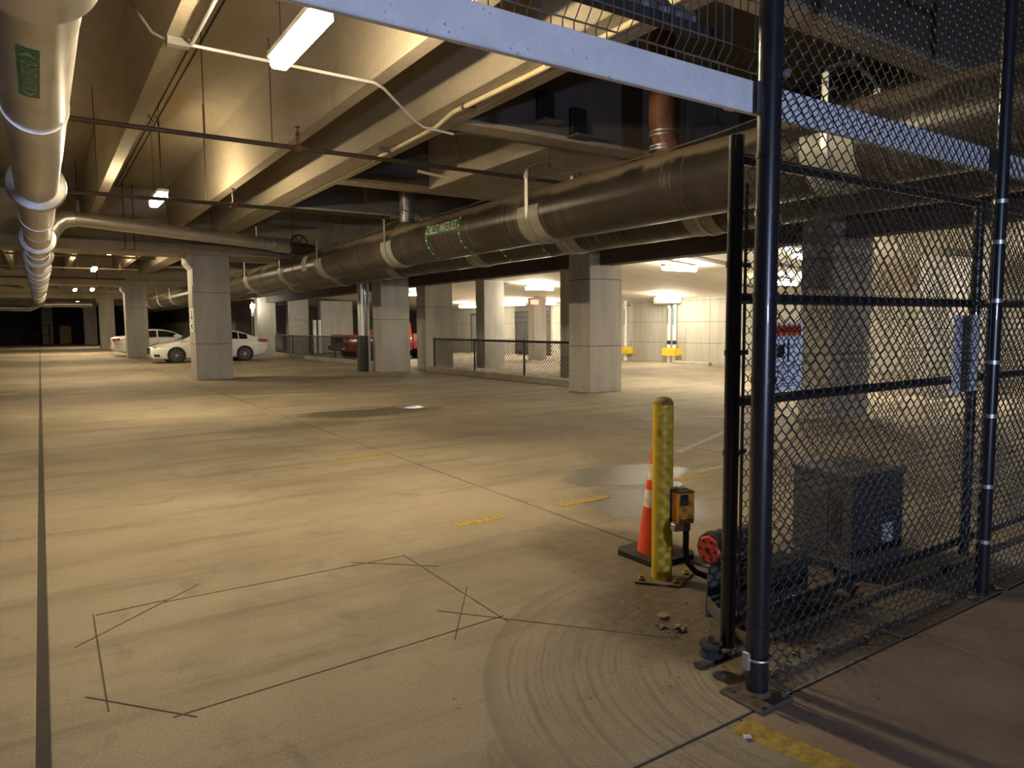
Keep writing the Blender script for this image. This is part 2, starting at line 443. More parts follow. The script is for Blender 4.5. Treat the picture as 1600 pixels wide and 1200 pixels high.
# ------------------------------------------------------------------ ceiling
ceil = struct(Bx(-16, 10.7, .6, 92, 5.4, 5.7).build('ceiling', 'tee'))
ZB = 4.25
GIR = [22.3, 40.4, 58.7, 77.0]
spans = [(.6, 22.3), (23.1, 40.4), (41.2, 58.7), (59.5, 77.0), (77.8, 92)]
for y0, y1 in spans:
    for x in (-13.3, -11.2, -9.15, -7.1, -5.05, -3.0, -.93, 1.12, 3.19):
        MB().prism([(x-.06, 5.4), (x, ZB), (x+.17, ZB), (x+.23, 5.4)], 'Y', y0, y1).build('tee_stem', 'tee', ceil)
    Bx(4.3, 4.70, y0, y1, ZB, 5.4, c=.015).build('edge_girder', 'tee', ceil)
    Bx(4.725, 4.88, y0, y1, ZB, 5.4, c=.015).build('edge_girder', 'tee', ceil)
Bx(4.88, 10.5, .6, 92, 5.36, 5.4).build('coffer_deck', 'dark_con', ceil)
for x_, z_ in ((6.2, 4.75), (6.8, 4.62)):
    Bx(x_-.14, x_+.14, 8.36, 8.45, z_-.3, z_+.1, c=.01).build('anchor_box', 'ink', ceil)
    Bx(x_-.18, x_+.18, 8.2, 8.45, z_-.34, z_-.3, c=.008).build('anchor_plate', 'bracket', ceil)
for x in (1.91, 2.01):
    Bx(x, x+.022, .6, 92, 5.385, 5.402).build('flange_joint', 'joint', ceil)
for y in GIR:
    Bx(-16, 10.5, y, y+.8, 3.92, 5.4, c=.02).build('cross_girder', 'tee', ceil)
    Bx(-16, 10.5, y-.22, y+1.02, 3.62, 3.92, c=.02).build('girder_ledge', 'tee', ceil)
for y0, y1 in ((3.9, 4.2), (8.45, 8.85), (12.9, 13.35), (16.6, 17.0), (27, 27.4), (31.2, 31.6), (35.5, 35.9)):
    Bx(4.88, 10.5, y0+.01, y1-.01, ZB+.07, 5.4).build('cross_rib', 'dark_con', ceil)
    Bx(4.88, 10.5, y0, y1, ZB, ZB+.07, c=.01).build('rib_flange', 'tee', ceil)
Bx(6.62, 10.5, 8.85, 12.9, ZB, 5.4, c=.01).build('dropped_soffit', 'tee', ceil)
Bx(10.5, 10.9, -4, 60, 2.86, 5.4, c=.01).build('fascia_beam', 'fascia', ceil)
MB().prism([(10.9, 3.4), (21.2, 2.5), (21.2, 2.8), (10.9, 3.6)], 'Y', -4, 50).build('low_soffit', 'lowceil', ceil)
def sof(x): return 3.4-(x-10.9)*.08738
for x0, y0, x1, y1 in ((12.6, 12.0, 15.4, 12.35), (14.9, 11.0, 16.2, 11.3), (13.2, 22.0, 14.6, 22.5), (18.0, 14.5, 19.5, 14.8)):
    MB().prism([(x0, sof(x0)-.012), (x1, sof(x1)-.012), (x1, sof(x1)+.01), (x0, sof(x0)+.01)], 'Y', y0, y1).build('ceiling_patch', 'dark_con', ceil)

# ------------------------------------------------------------------ walls
wr = struct(Bx(21.0, 21.3, -4, 50, -.05, 3.0).build('wall_right', 'dark_con'))
yy = -3.9
while yy < 40:
    for z0, z1 in ((0, .78), (.79, 1.6), (1.61, 2.42), (2.43, 2.86)):
        Bx(20.95, 21.0, yy, yy+1.21, z0, z1, c=.006).build('form_panel', 'wall', wr)
    yy += 1.22
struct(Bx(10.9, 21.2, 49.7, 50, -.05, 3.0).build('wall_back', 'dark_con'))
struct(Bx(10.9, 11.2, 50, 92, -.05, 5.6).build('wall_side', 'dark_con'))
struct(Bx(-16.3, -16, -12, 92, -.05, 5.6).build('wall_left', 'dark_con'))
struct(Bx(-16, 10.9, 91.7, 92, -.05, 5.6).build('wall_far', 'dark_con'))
d1 = struct(Bx(20.90, 20.94, 34.6, 35.6, 0, 2.1, c=.01).build('door_1', 'far_door'))
fr = MB().box(20.9, 20.95, 34.5, 34.6, 0, 2.2).box(20.9, 20.95, 35.6, 35.7, 0, 2.2).box(20.9, 20.95, 34.6, 35.6, 2.1, 2.2)
fr.build('door_frame', 'bracket', d1)
MB().lathe([(.02, 0), (.02, .06)], (20.84, 34.72, 1.0), 10, 'X').build('door_handle', 'chrome', d1)

# ------------------------------------------------------------------ kerb under the long fence
kerb = struct(MB().prism([(10.85, 0), (10.85, .14), (10.88, .16), (11.1, .16), (11.12, 0)], 'Y', 13.0, 21.5).build('trim_1', 'curb'))
struct(MB().prism([(10.45, 0), (10.45, .15), (10.48, .17), (10.7, .17), (10.72, 0)], 'Y', 23.4, 39.5).build('trim_2', 'curb'))

# ------------------------------------------------------------------ columns
def column(x0, x1, y0, y1, z1, label, mat='column', haunch=0, lifts=(1.05, 2.55)):
    t = thing('concrete_column', label, 'column', ((x0+x1)/2, (y0+y1)/2, 0), 'concrete columns')
    zs = [0]+[z for z in lifts if z < z1]+[z1]
    for a, b_ in zip(zs, zs[1:]):
        Bx(x0, x1, y0, y1, a+(.004 if a else 0), b_-(.004 if b_ < z1 else 0), c=.012).build('lift', mat, t)
    Bx(x0+.012, x1-.012, y0+.012, y1-.012, .02, z1-.02).build('core', 'joint', t)
    if haunch:
        MB().prism([(x0, z1-haunch*1.8), (x0-.14, z1-haunch), (x0-.14, z1), (x0, z1)], 'Y', y0, y1).build('corbel', mat, t)
    return t
colA = column(3.75, 4.76, 22.2, 23.1, 3.62, 'wide concrete column with small stacked signs on its side, in front of the white sedan', haunch=.22)
column(3.62, 4.6, 40.2, 41.2, 3.62, 'concrete column standing between the two white sedans', haunch=.2)
column(3.6, 4.55, 58.6, 59.4, 3.62, 'concrete column behind the tail of the farther white sedan', haunch=.2)
column(3.45, 4.5, 77, 77.8, 3.62, 'farthest concrete column of the row of the white cars, nearest the plywood sheet', haunch=.2)
column(.2, 1.1, 84, 84.8, 5.4, 'pale concrete column in the dark bay left of the plywood sheet')
column(10.2, 11.16, 12.2, 12.95, 2.86+1.2, 'bluish grey concrete column at the end of the low chain-link fence')
column(9.45, 10.47, 22.0, 22.8, 3.62, 'concrete column with a downpipe at its side, in front of the red pickup', lifts=(1.75,))
column(11.22, 12.3, 22.3, 23.0, 3.3, 'concrete column behind the low fence, hiding the rear end of the red pickup', lifts=(2.2,))
column(12.75, 13.6, 16.1, 16.6, 3.17, 'concrete column just behind the low fence next to the bluish grey column', lifts=())
column(13.2, 14.05, 21.6, 22.2, 3.14, 'brightly lit concrete column behind the middle of the low fence', lifts=())
column(18.1, 18.75, 25.4, 25.9, 2.72, 'brightly lit concrete column beside the red exit sign', lifts=())
column(10.2, 11.3, 6.4, 6.95, 4.1, 'concrete column seen through the chain-link beside the warning sign')
column(15.2, 17.6, 7.0, 7.6, 2.85, 'broad concrete pier seen through the chain-link between the two hanging signs', lifts=(1.4,))
column(10.0, 10.98, 40.2, 41, 4.1, 'concrete column right behind the wall lamp at the end of the low fence', lifts=())
column(11.75, 12.85, 40.3, 41, 3.25, 'concrete column left of the white wall panel behind the pickup hood', lifts=(1.9,))
column(13.55, 15.45, 40.2, 40.9, 3.0, 'wide pale wall pier standing behind the red pickup hood', lifts=())

# ------------------------------------------------------------------ big black pipes
PR, PZ = .416, 3.23
def hanger(pipe, cx, y, sad=.27):
    h = MB(); band(h, cx, PZ, PR+.012, y-.035, y+.035, PI, 2*PI, .012)
    for sgn in (-1, 1):
        x = cx+sgn*(PR+.018)
        h.box(x-.008, x+.008, y-.035, y+.035, PZ, PZ+.62, c=.003)
        h.tube([(x, y, PZ+.62), (x-sgn*.06, y, PZ+.68), (cx, y, PZ+.80)], .016, 8)
    hg = h.build('hanger', 'galv', pipe)
    b = MB(); band(b, cx, PZ, PR+.002, y-sad, y+sad, PI*.93, PI*2.07, .008)
    b.build('saddle', 'saddle', hg)
    MB().tube([(cx, y, PZ+.70), (cx, y, 5.4 if not 8.85 < y < 12.9 else ZB)], .010, 8).build('rod', 'iron', hg)
    MB().lathe([(.022, -.02), (.022, .02)], (cx-PR-.03, y, PZ+.52), 8, 'X').build('bolt', 'galv', hg)
HY = [4.0, 8.85, 14.1, 18.5, 22.9-.9, 26.4, 31, 35.6, 44, 49, 54]
def black_pipe(cx, label, hy):
    t = thing('chilled_water_pipe', label, 'pipe', (cx, 2, PZ))
    MB().lathe([(PR-.03, -2.5), (PR, -2.5), (PR, 76), (PR-.03, 76)], (cx, 0, PZ), 48, 'Y').build('jacket', 'black_pipe', t)
    for y in hy: hanger(t, cx, y)
    for y in (16.9, 15.7, 20.7, 24.4):
        b = MB(); band(b, cx, PZ, PR+.001, y, y+.05, 0, 2*PI, .006, 40); b.build('joint_band', 'iron', t)
    return t
p1 = black_pipe(6.6, 'fat black wrapped pipe lettered with white words between green bands', HY)
p2 = black_pipe(8.05, 'second black wrapped pipe hanging behind the lettered one', [6.9, 9.9, 13.1, 17.3, 21.5, 26.2, 31, 36])
def pipe_label(t, cx, y0, y1, a_txt, txt=None, size=.14):
    for y in (y0, y1):
        b = MB(); band(b, cx, PZ, PR+.002, y-.035, y+.035, PI*.80, PI*1.62, .003, 24); lb = b.build('label_band', 'green', t)
    if txt:
        b = MB(); band(b, cx, PZ, PR+.002, min(y0, y1)+.035, max(y0, y1)-.035, a_txt-.21, a_txt+.21, .003, 8); lb = b.build('text_strip', 'green', t)
    w = MB()
    for y in (y0, y1):
        for k in range(7):
            a = PI*(.84+.105*k); band(w, cx, PZ, PR+.006, y-.02, y+.02, a, a+.09, .002, 3)
    if txt:
        vs, fs = text_geo(txt, size, .02)
        wd = max(v.x for v in vs)-min(v.x for v in vs); ym = (y0+y1)/2; sc_ = (abs(y1-y0)-.10)/wd
        w.add([(cx+(PR+.017)*math.cos(a_txt-v.y*1.55/PR), ym-v.x*sc_, PZ+(PR+.017)*math.sin(a_txt-v.y*1.55/PR)) for v in vs], fs)
    w.build('lettering', 'label_white', lb)
pipe_label(p1, 6.6, 12.2, 10.95, PI*.94, 'CHILLED WATER RET.')
pipe_label(p2, 8.05, 11.9, 10.6, PI*.95)
MB_ = MB(); band(MB_, 6.6, PZ, PR+.004, 19.5, 19.9, PI*.8, PI*1.12, .004, 8); MB_.build('paper_tag', 'paper', p1)
vs, fs = text_geo('10"', .16)
MB().add([(6.6+(PR+.012)*math.cos(PI*.98-v.y/PR), 19.7-v.x, PZ+(PR+.012)*math.sin(PI*.98-v.y/PR)) for v in vs], fs).build('lettering', 'ink_grey', p1)
# thin cable run tied along the hangers
pts = []
for a, b_ in zip(HY[:3], HY[1:4]):
    for k in range(7):
        t_ = k/7; pts.append((6.6-PR*.55, a+(b_-a)*t_, PZ+.52-.13*math.sin(PI*t_)))
tag(MB().tube(pts, .009, 6).build('cable', 'plate'), 'thin tan cable sagging between the hangers of the lettered black pipe', 'cable')
# red-brown riser dropping onto the pipe
t = thing('riser_pipe', 'red-brown riser dropping from the dark coffer onto the black pipe', 'pipe', (6.95, 6.85, PZ+PR))
MB().tube([(6.95, 6.85, 5.355), (6.95, 6.85, 4.2), (6.97, 6.8, 3.95), (7.05, 6.75, PZ+PR-.02)], .17, 20).build('riser', 'rust', t)
for z in (4.05, 4.0, 3.86, 3.82): MB().lathe([(.185, -.012), (.185, .012)], (6.96, 6.83, z), 20).build('clamp', 'galv', t)
t = thing('vent_hood', 'small grey duct with a conical hood behind the black pipe', 'duct', (8.0, 15.2, 4.0))
MB().lathe([(.18, 0), (.18, 1.35)], (7.6, 16.0, 4.05), 18).build('duct', 'galv', t)
MB().lathe([(.34, 0), (.34, .04), (.18, .2)], (7.6, 16.0, 3.85), 18).build('hood', 'galv', t)

# ------------------------------------------------------------------ silver pipe on the left
SX, SZ, SR = .06, 3.35, .232
sp = thing('insulated_pipe', 'large silver jacketed pipe with ring flanges running overhead away from the entrance', 'pipe', (SX, 3, SZ))
cuts = [1.0, 4.3, 4.9, 7.0, 8.9, 10.9, 13.9, 15.6, 17.3, 19.6, 24, 29, 34, 40, 46, 52, 58, 62]
for i, (a, b_) in enumerate(zip(cuts, cuts[1:])):
    rr = SR+(.075 if i == 0 else .004*(i % 2))
    MB().lathe([(rr-.02, a), (rr, a+.004), (rr, b_-.004), (rr-.02, b_)], (SX, 0, SZ), 40, 'Y').build('jacket', 'silver', sp)
for y in (4.3, 7.0, 13.9, 19.6):
    MB().lathe([(SR, y-.02), (SR+.012, y-.02), (SR+.012, y+.02), (SR, y+.02)], (SX, 0, SZ), 40, 'Y').build('strap', 'silver', sp)
for y in (10.9, 17.3, 21.2, 25, 27.5, 30, 33, 36, 40, 45, 50):
    MB().lathe([(SR-.01, y-.09), (SR+.085, y-.07), (SR+.10, y-.02), (SR+.10, y+.03), (SR, y+.06)], (SX, 0, SZ), 40, 'Y').build('flange', 'galv', sp)
for y in (5.2, 11, 18.6, 28, 35): MB().tube([(SX, y, SZ+SR-.02), (SX, y, 5.4)], .012, 8).build('hanger_rod', 'iron', sp)
aL = -PI*.5-.15
def spatch(mb, y0, y1, a0, a1, th=.003): return band(mb, SX, SZ, SR+.004, y0, y1, a0, a1, th, 10)
lb = spatch(MB(), 4.95, 5.92, aL-.25, aL+.25).build('label_band', 'green', sp)
vs, fs = text_geo('CHILLED WATER', .15)
wd = max(v.x for v in vs)-min(v.x for v in vs)
MB().add([(SX+(SR+.013)*math.cos(aL+v.y*.72/SR), 5.435+v.x*.62/wd, SZ+(SR+.013)*math.sin(aL+v.y*.72/SR)) for v in vs], fs).build('lettering', 'label_dim', lb)
for y0, s_ in ((5.05, -1), (5.82, 1)):
    MB().add([(SX+(SR+.009)*math.cos(aL+a), y0+s_*d, SZ+(SR+.009)*math.sin(aL+a)) for a, d in ((-.18, -.03), (.18, -.03), (.1, .02), (0, .08), (-.1, .02))], [(0, 1, 2, 3, 4)]).build('arrow', 'label_dim', lb)

# silver branch pipe crossing to the black pipe
cp = thing('branch_pipe', 'thinner silver pipe crossing in front of the girder from ribbed elbow to handwheel valve', 'pipe', (3, 19.4, 4.0))
CA, CB = Vector((.78, 19.25, 4.05)), Vector((5.55, 20.3, 3.83))
el = [(SX+.12, 19.2, SZ+.12), (SX+.22, 19.2, SZ+.3), (SX+.3, 19.2, SZ+.44), (SX+.4, 19.22, SZ+.57), (SX+.54, 19.23, SZ+.67), tuple(CA)]
MB().tube(el, .19, 20).build('elbow', 'silver', cp)
for p, q in zip(el[1:-1], el[2:]):
    p, q = Vector(p), Vector(q); d = (q-p).normalized()*.012
    MB().tube([p-d, p+d], .198, 20).build('elbow_rib', 'silver', cp)
MB().tube([CA, CB], .165, 24).build('jacket', 'silver', cp)
for f, r in ((.0, .18), (.93, .18), (1.0, .2)):
    p = CA.lerp(CB, f); d = (CB-CA).normalized()*.03
    MB().tube([p-d, p+d], r, 24).build('band', 'galv', cp)
for f in (.02, .9):
    p = CA.lerp(CB, f)
    hgo = MB().tube([p+Vector((0, 0, .15)), p+Vector((0, 0, .42))], .03, 8).build('hanger', 'galv', cp)
    MB().tube([p+Vector((0, 0, .4)), Vector((p.x, p.y, 5.4))], .010, 6).build('rod', 'iron', hgo)
MB().tube([CB, CB+Vector((.45, .1, -.02))], .20, 20).build('valve_body', 'silver', cp)
MB().tube([CB+Vector((.45, .1, -.02)), CB+Vector((1.2, .26, -.05))], .13, 16).build('pipe_end', 'iron', cp)
wh = MB(); wc = CB+Vector((.62, -.32, .02))
ring = [(wc.x+.24*math.cos(a), wc.y, wc.z+.24*math.sin(a)) for a in [2*PI*k/20 for k in range(21)]]
wh.tube(ring, .022, 8)
for k in range(3):
    a = PI*k/3; wh.tube([(wc.x+.24*math.cos(a), wc.y, wc.z+.24*math.sin(a)), (wc.x-.24*math.cos(a), wc.y, wc.z-.24*math.sin(a))], .016, 6)
wh.tube([(wc.x, wc.y-.03, wc.z), (wc.x, wc.y+.45, wc.z)], .03, 8)
wh.build('handwheel', 'rubber', cp)
t = thing('insulated_pipe', 'far silver pipe crossing under the last girders beyond the big flanged pipe', 'pipe', (2, 62, 3.2))
MB().tube([(SX, 61.8, SZ), (.25, 62, 3.3), (.6, 62, 3.25), (1.0, 62, 3.3), (3.4, 62, 3.3)], .2, 16).build('jacket', 'silver', t)
MB().tube([(SX, 61.8, SZ-.05), (-.5, 62, 3.0), (-1.2, 62, 3.0), (-5, 62, 3.1)], .22, 16).build('jacket', 'silver', t)

# ------------------------------------------------------------------ sprinkler lines, conduits
def sprinkler(y, z, x0, x1, heads, rods, label, r=.032):
    t = thing('sprinkler_pipe', label, 'pipe', (x0, y, z), 'sprinkler lines')
    MB().tube([(x0, y, z), (x1, y, z)], r, 12).build('pipe', 'iron', t)
    for x in heads:
        h = MB().lathe([(.045, -.05), (.045, .05)], (x, y, z), 10, 'X').tube([(x, y, z+.03), (x, y, z+.18)], .02, 8).build('tee_fitting', 'rust', t)
        MB().lathe([(.028, .16), (.03, .2), (.012, .22), (.012, .27), (.034, .28), (.034, .29)], (x, y, z), 10).build('sprinkler_head', 'iron', h)
    for x in rods:
        MB().tube([(x, y, z+.02), (x, y, 5.4)], .007, 6).build('hanger_rod', 'iron', t)
    return t
sprinkler(9.95, 4.0, -3.5, 8.6, (3.1, 7.0), (.35, 1.9, 2.75, 5.6), 'brown sprinkler pipe crossing under the beams near the long strip light')
sprinkler(13.45, 3.72, -3.5, 6.0, (3.0,), (.9, 2.55, 5.5), 'dark sprinkler pipe crossing in front of the second strip light', .034)
sprinkler(28.5, 4.0, -3.5, 3.6, (3.0,), (1.2, 2.2), 'sprinkler pipe just beyond the first girder, nearer of two there')
sprinkler(33.5, 3.95, -3.5, 3.6, (2.9,), (1.4,), 'sprinkler pipe in the bay beyond the first girder, farther of two there')
sprinkler(39.4, 3.9, -4, 3.6, (2.4,), (.9,), 'sprinkler pipe tight against the second girder')
ct = thing('conduit', 'white electrical conduit crossing under the tee stems with a small junction box', 'conduit', (1.2, 7.45, 4.2))
MB().tube([(-.6, 7.2, 4.9), (.35, 7.3, 4.85), (.62, 7.35, 4.78), (.85, 7.4, 4.45), (1.0, 7.43, 4.25), (1.13, 7.45, 4.21)], .016, 8).build('tube', 'bracket', ct)
MB().tube([(1.3, 7.45, 4.21), (3.2, 7.5, 4.21), (3.36, 7.6, 4.2), (4.15, 8.5, 4.2), (4.35, 8.62, 4.16), (4.86, 8.72, 4.16)], .016, 8).build('tube', 'white_pipe', ct)
MB().tube([(4.86, 8.72, 4.16), (5.1, 8.8, 4.225), (10.3, 8.8, 4.225)], .016, 8).build('tube', 'bracket', ct)
Bx(1.12, 1.32, 7.4, 7.5, 4.17, 4.25, c=.006).build('junction_box', 'galv', ct)
MB().tube([(1.33, 7.4, 4.2), (1.33, .8, 4.2)], .016, 8).build('tube', 'white_pipe', ct)
cc = thing('conduit', 'thick cream conduit strapped along the underside of the edge girder', 'conduit', (4.5, 8, 4.2))
MB().tube([(4.52, .7, 4.215), (4.52, 6.2, 4.215), (4.46, 8.0, 4.21), (4.60, 8.7, 4.215), (4.62, 10.9, 4.215)], .03, 10).build('tube', 'cream', cc)
for y in (3.0, 5.5, 7.7, 10.2): Bx(4.42, 4.62, y, y+.03, 4.175, 4.25, c=.004).build('strap', 'bracket', cc)
tag(MB().tube([(4.9, 9.9, 3.88), (5.45, 9.9, 3.83)], .022, 10).build('pipe_stub', 'cream'), 'short cream pipe stub beside the sprinkler pipe at the edge girder', 'pipe')
for k, y in enumerate((22.0, 21.9)):
    MB().tube([(2.05+.22*k, y, 5.4), (2.05+.22*k, y, 3.66), (1.95+.22*k, y-.45, 3.62), (1.9+.22*k, y-.5, 3.6)], .012, 6).build('hanger_rod', 'iron', ceil)

# ------------------------------------------------------------------ strip lights
def strip_light(x, y, z, label, group, warm=True, along='Y', L=1.2, ztop=5.4, w=.15):
    t = thing('strip_light', label, 'light', (x, y, z), group)
    d = (w/2, L/2) if along == 'Y' else (L/2, w/2)
    Bx(x-d[0]-.012, x+d[0]+.012, y-d[1]-.02, y+d[1]+.02, z+.03, z+.085, c=.006).build('housing', 'white_pipe', t)
    Bx(x-d[0], x+d[0], y-d[1], y+d[1], z-.065, z+.03, c=.02).build('diffuser', 'lamp_left' if warm else 'lamp_right', t)
    if ztop-z > .2:
        for s_ in (-1, 1):
            dx, dy = (0, s_*L*.42) if along == 'Y' else (s_*L*.42, 0)
            MB().tube([(x+dx, y+dy, z+.08), (x+dx, y+dy, ztop)], .005, 5).build('hanger_wire', 'iron', t)
    return t
GL = 'strip lights under the tall bays'
strip_light(1.86, 5.85, 3.85, 'long glaring strip light nearest the pale header beam', GL)
strip_light(1.90, 14.3, 3.85, 'strip light hanging behind the dark sprinkler pipe, before the first girder', GL)
_l2 = [o for o in D.objects if o.get('label', '').startswith('strip light hanging behind')][0]
MB().tube([(1.75, 13.9, 5.38), (1.75, 13.9, 5.2), (1.82, 13.9, 5.1), (1.88, 13.9, 5.22), (1.9, 13.9, 5.1), (1.92, 13.95, 3.95)], .011, 6).build('power_cord', 'rubber', _l2)
strip_light(1.90, 24.6, 3.85, 'strip light hidden just behind the first girder', GL)
strip_light(1.90, 32.4, 3.85, 'small bright strip light between the first and the second girder', GL)
strip_light(1.90, 43.0, 3.85, 'strip light hidden just behind the second girder', GL)
strip_light(1.90, 50.6, 3.85, 'tiny strip light between the second and third girders', GL)
strip_light(2.75, 49.5, 3.85, 'tiny dim strip light right of the one between the second and third girders', GL)
strip_light(2.6, 66, 3.6, 'tiny strip light over the farthest bay', GL)
GR = 'strip lights under the low soffit'
for x, y, lb in ((13.95, 13.05, 'strip light under the low soffit right behind the bluish grey column'),
                 (19.6, 18.9, 'strip light just in front of the pair of white standpipes'),
                 (15.2, 21.0, 'strip light under the low soffit behind the middle of the low fence'),
                 (19.2, 26.1, 'strip light just right of the red exit sign'),
                 (14.2, 29.2, 'strip light above the red pickup'),
                 (19.0, 32.6, 'strip light between the dark metal gate and the grey-green door'),
                 (19.0, 28.3, 'strip light in front of the dark metal gate'),
                 (17.5, 12.5, 'strip light in front of the formed concrete wall near the wheel stops'),
                 (14.0, 9.3, 'strip light behind the chain-link, between the pier and the column'),
                 (15.5, 4.6, 'strip light behind the broad pier')):
    strip_light(x, y, sof(x)-.16, lb, GR, False, 'X', 1.2, sof(x), .12)
t = thing('wall_lamp', 'small bright lamp box on a post behind the white sedan', 'light', (9.6, 39.6, 2.4))
Bx(9.5, 9.7, 39.55, 39.7, 2.55, 2.75, c=.02).build('lamp', 'lamp_right', t)
Bx(9.52, 9.68, 39.6, 39.7, 2.1, 2.53, c=.01).build('sign_plate', 'sign_white', t)
MB().tube([(9.6, 39.75, 0), (9.6, 39.75, 2.9)], .04, 8).build('post', 'bracket', t)
t = thing('exit_sign', 'small red lit exit sign hanging below the low soffit', 'sign', (18.2, 25.8, 2.6))
Bx(17.85, 18.25, 25.3, 25.36, 2.42, 2.62, c=.008).build('sign_face', 'exit', t)
vs, fs = text_geo('EXIT', .16); MB().add([(18.05+v.x, 25.295, 2.52+v.y) for v in vs], fs).build('lettering', 'label_white', t)
MB().tube([(18.05, 25.33, 2.6), (18.05, 25.33, 2.78)], .01, 6).build('stem', 'bracket', t)

# ------------------------------------------------------------------ header beam and overhead mesh
t = thing('header_beam', 'pale painted steel header beam spanning the entrance, lit cold blue', 'beam', (1, 1.95, 2.35))
Bx(-6, 7.5, 1.86, 1.89, 2.376, 2.50, c=.004).build('web', 'header', t)
for x_ in (-3.5, -.5, 2.3, 4.3, 6.6): Bx(x_, x_+.05, 1.89, 1.93, 2.39, 2.49).build('clip', 'galv', t)
wp = thing('wire_panel', 'bent welded-wire panel standing over the header beam', 'wire panel', (1.5, 2.02, 2.52))
zrow = [2.53, 2.56, 2.64, 2.82, 3.0]
prof = [(2.0, 2.545), (2.0, 2.60), (2.06, 2.63), (2.02, 2.68), (2.02, 3.3)]
v_ = MB()
x = .7
while x < 2.72:
    v_.tube([(x, y, z) for y, z in prof], .0026, 5); x += .05
v_.build('upright_wires', 'bracket', wp)
for y, z in ((1.997, 2.60), (2.057, 2.63), (2.017, 2.70), (2.017, 2.90), (2.017, 3.10)):
    MB().tube([(.7, y, z), (2.72, y, z)], .003, 5).build('cross_wire', 'bracket', wp)
cr = MB(); n_ = 46; pts, rad = [], []
for i in range(n_+1):
    pts.append((1.55+1.0*i/n_, 2.35, 2.93-.0*i)); rad.append(.045+.009*math.sin(i*2*PI/4.6))
tag(cr.tube(pts, .045, 16, True, rad).build('flexible_duct', 'bracket'), 'ribbed flexible hose lying behind the bent wire panel', 'hose')
tag(Bx(.4, 2.55, 2.2, 2.25, 2.80, 2.85, c=.006).build('support_rail', 'rubber'), 'dark rail crossing behind the bent wire panel', 'rail')

# ------------------------------------------------------------------ tall chain-link fence
FY = 1.80
fence = thing('chain_link_fence', 'tall black chain-link fence with thick round posts beside the entrance', 'fence', (2.41, FY, 0))
def post(px, r, h, base=False):
    o = MB().lathe([(r, 0), (r, h)], (px, FY, .0), 28).build('post', 'black', fence)
    if base:
        MB().box(px-.115, px+.095, FY-.11, FY+.10, 0, .014, c=.003).build('base_plate', 'plate', o)
        for a, b_ in ((-.08, -.08), (.065, -.08), (-.08, .07), (.065, .07)):
            MB().lathe([(.014, .012), (.014, .03)], (px+a, FY+b_, 0), 6).build('anchor_bolt', 'plate', o)
        MB().lathe([(r+.012, .014), (r, .03)], (px, FY, 0), 24).build('weld_collar', 'plate', o)
    return o
pA = post(2.41, .046, 4.2, True)
pB = post(4.42, .036, 4.2)
pC = post(6.05, .036, 4.2)
for z in (.30, .62, 1.02, 1.32, 1.66, 1.98, 2.2):
    for px, r in ((2.41, .046), (4.42, .036)):
        o = MB().lathe([(r+.001, z-.011), (r+.004, z-.011), (r+.004, z+.011), (r+.001, z+.011)], (px, FY, 0), 24)
        o.box(px+r-.002, px+r+.035, FY-.006, FY+.006, z-.011, z+.011)
        o.build('tension_band', 'black' if px < 3 else 'galv', fence)
for px in (2.47, 4.375, 4.475): Bx(px-.006, px+.006, FY-.003, FY+.003, .03, 4.1).build('tension_bar', 'black', fence)
for px, r in ((2.41, .046), (4.42, .036)):
    MB().lathe([(.016, -.012), (.016, .0), (.009, .0), (.009, .014)], (px+.02, FY-r-.008, 2.50 if px < 3 else 2.52), 12, 'Y').build('bolt', 'galv', fence)
MB().lathe([(.0, 0), (.0, .0)], (2.41, FY, .1), 6)
u = MB().tube(arc_pts((2.41, FY, .17), .058, PI*1.05, PI*1.98, 10, 'XY'), .006, 8)
u.build('u_bolt', 'galv', pA)
Bx(2.335, 2.352, FY-.015, FY+.02, .13, .205, c=.003).build('bolt_plate', 'galv', pA)
chain(2.47, 4.375, .03, 4.1, FY).build('chain_link', 'wire', fence)
chain(4.475, 6.01, .05, 4.1, FY).build('chain_link', 'wire', fence)
MB().tube([(2.41, FY, 4.1), (6.05, FY, 4.1)], .022, 12).build('top_rail', 'black', fence)

# ------------------------------------------------------------------ slid-open gate leaf behind the fence
GY = 2.03
gate = thing('sliding_gate', 'black chain-link sliding gate leaf standing open behind the fence', 'gate', (3.6, GY, .06))
for x, r in ((2.505, .033), (4.72, .03), (6.9, .03)):
    MB().lathe([(r, .10), (r, 2.34 if x < 3 else 2.26)], (x, GY, 0), 18).build('stile', 'black', gate)
for z in (2.25, 1.655, 1.205, .2):
    MB().tube([(2.53, GY, z), (6.9, GY, z)], .024, 14).build('rail', 'black', gate)
Bx(2.572, 2.584, GY-.004, GY+.004, .2, 2.15).build('tension_bar', 'black', gate)
for z in (.5, .98, 1.42, 1.8):
    MB().lathe([(.033, z-.012), (.037, z-.012), (.037, z+.012), (.033, z+.012)], (2.505, GY, 0), 18).box(2.53, 2.6, GY-.008, GY+.008, z-.01, z+.01).build('tension_band', 'black', gate)
chain(2.58, 6.85, .2, 2.25, GY, r=.0029).build('chain_link', 'wire', gate)
MB().tube([(2.38, GY+.07, .015), (6.9, GY+.07, .015)], .016, 8).build('track', 'plate', gate)
MB().lathe([(.05, 0), (.055, .01), (.04, .03), (.055, .05), (.05, .06), (.012, .062), (.012, .09)], (2.42, GY+.02, .07), 18).build('roller', 'rubber', gate)
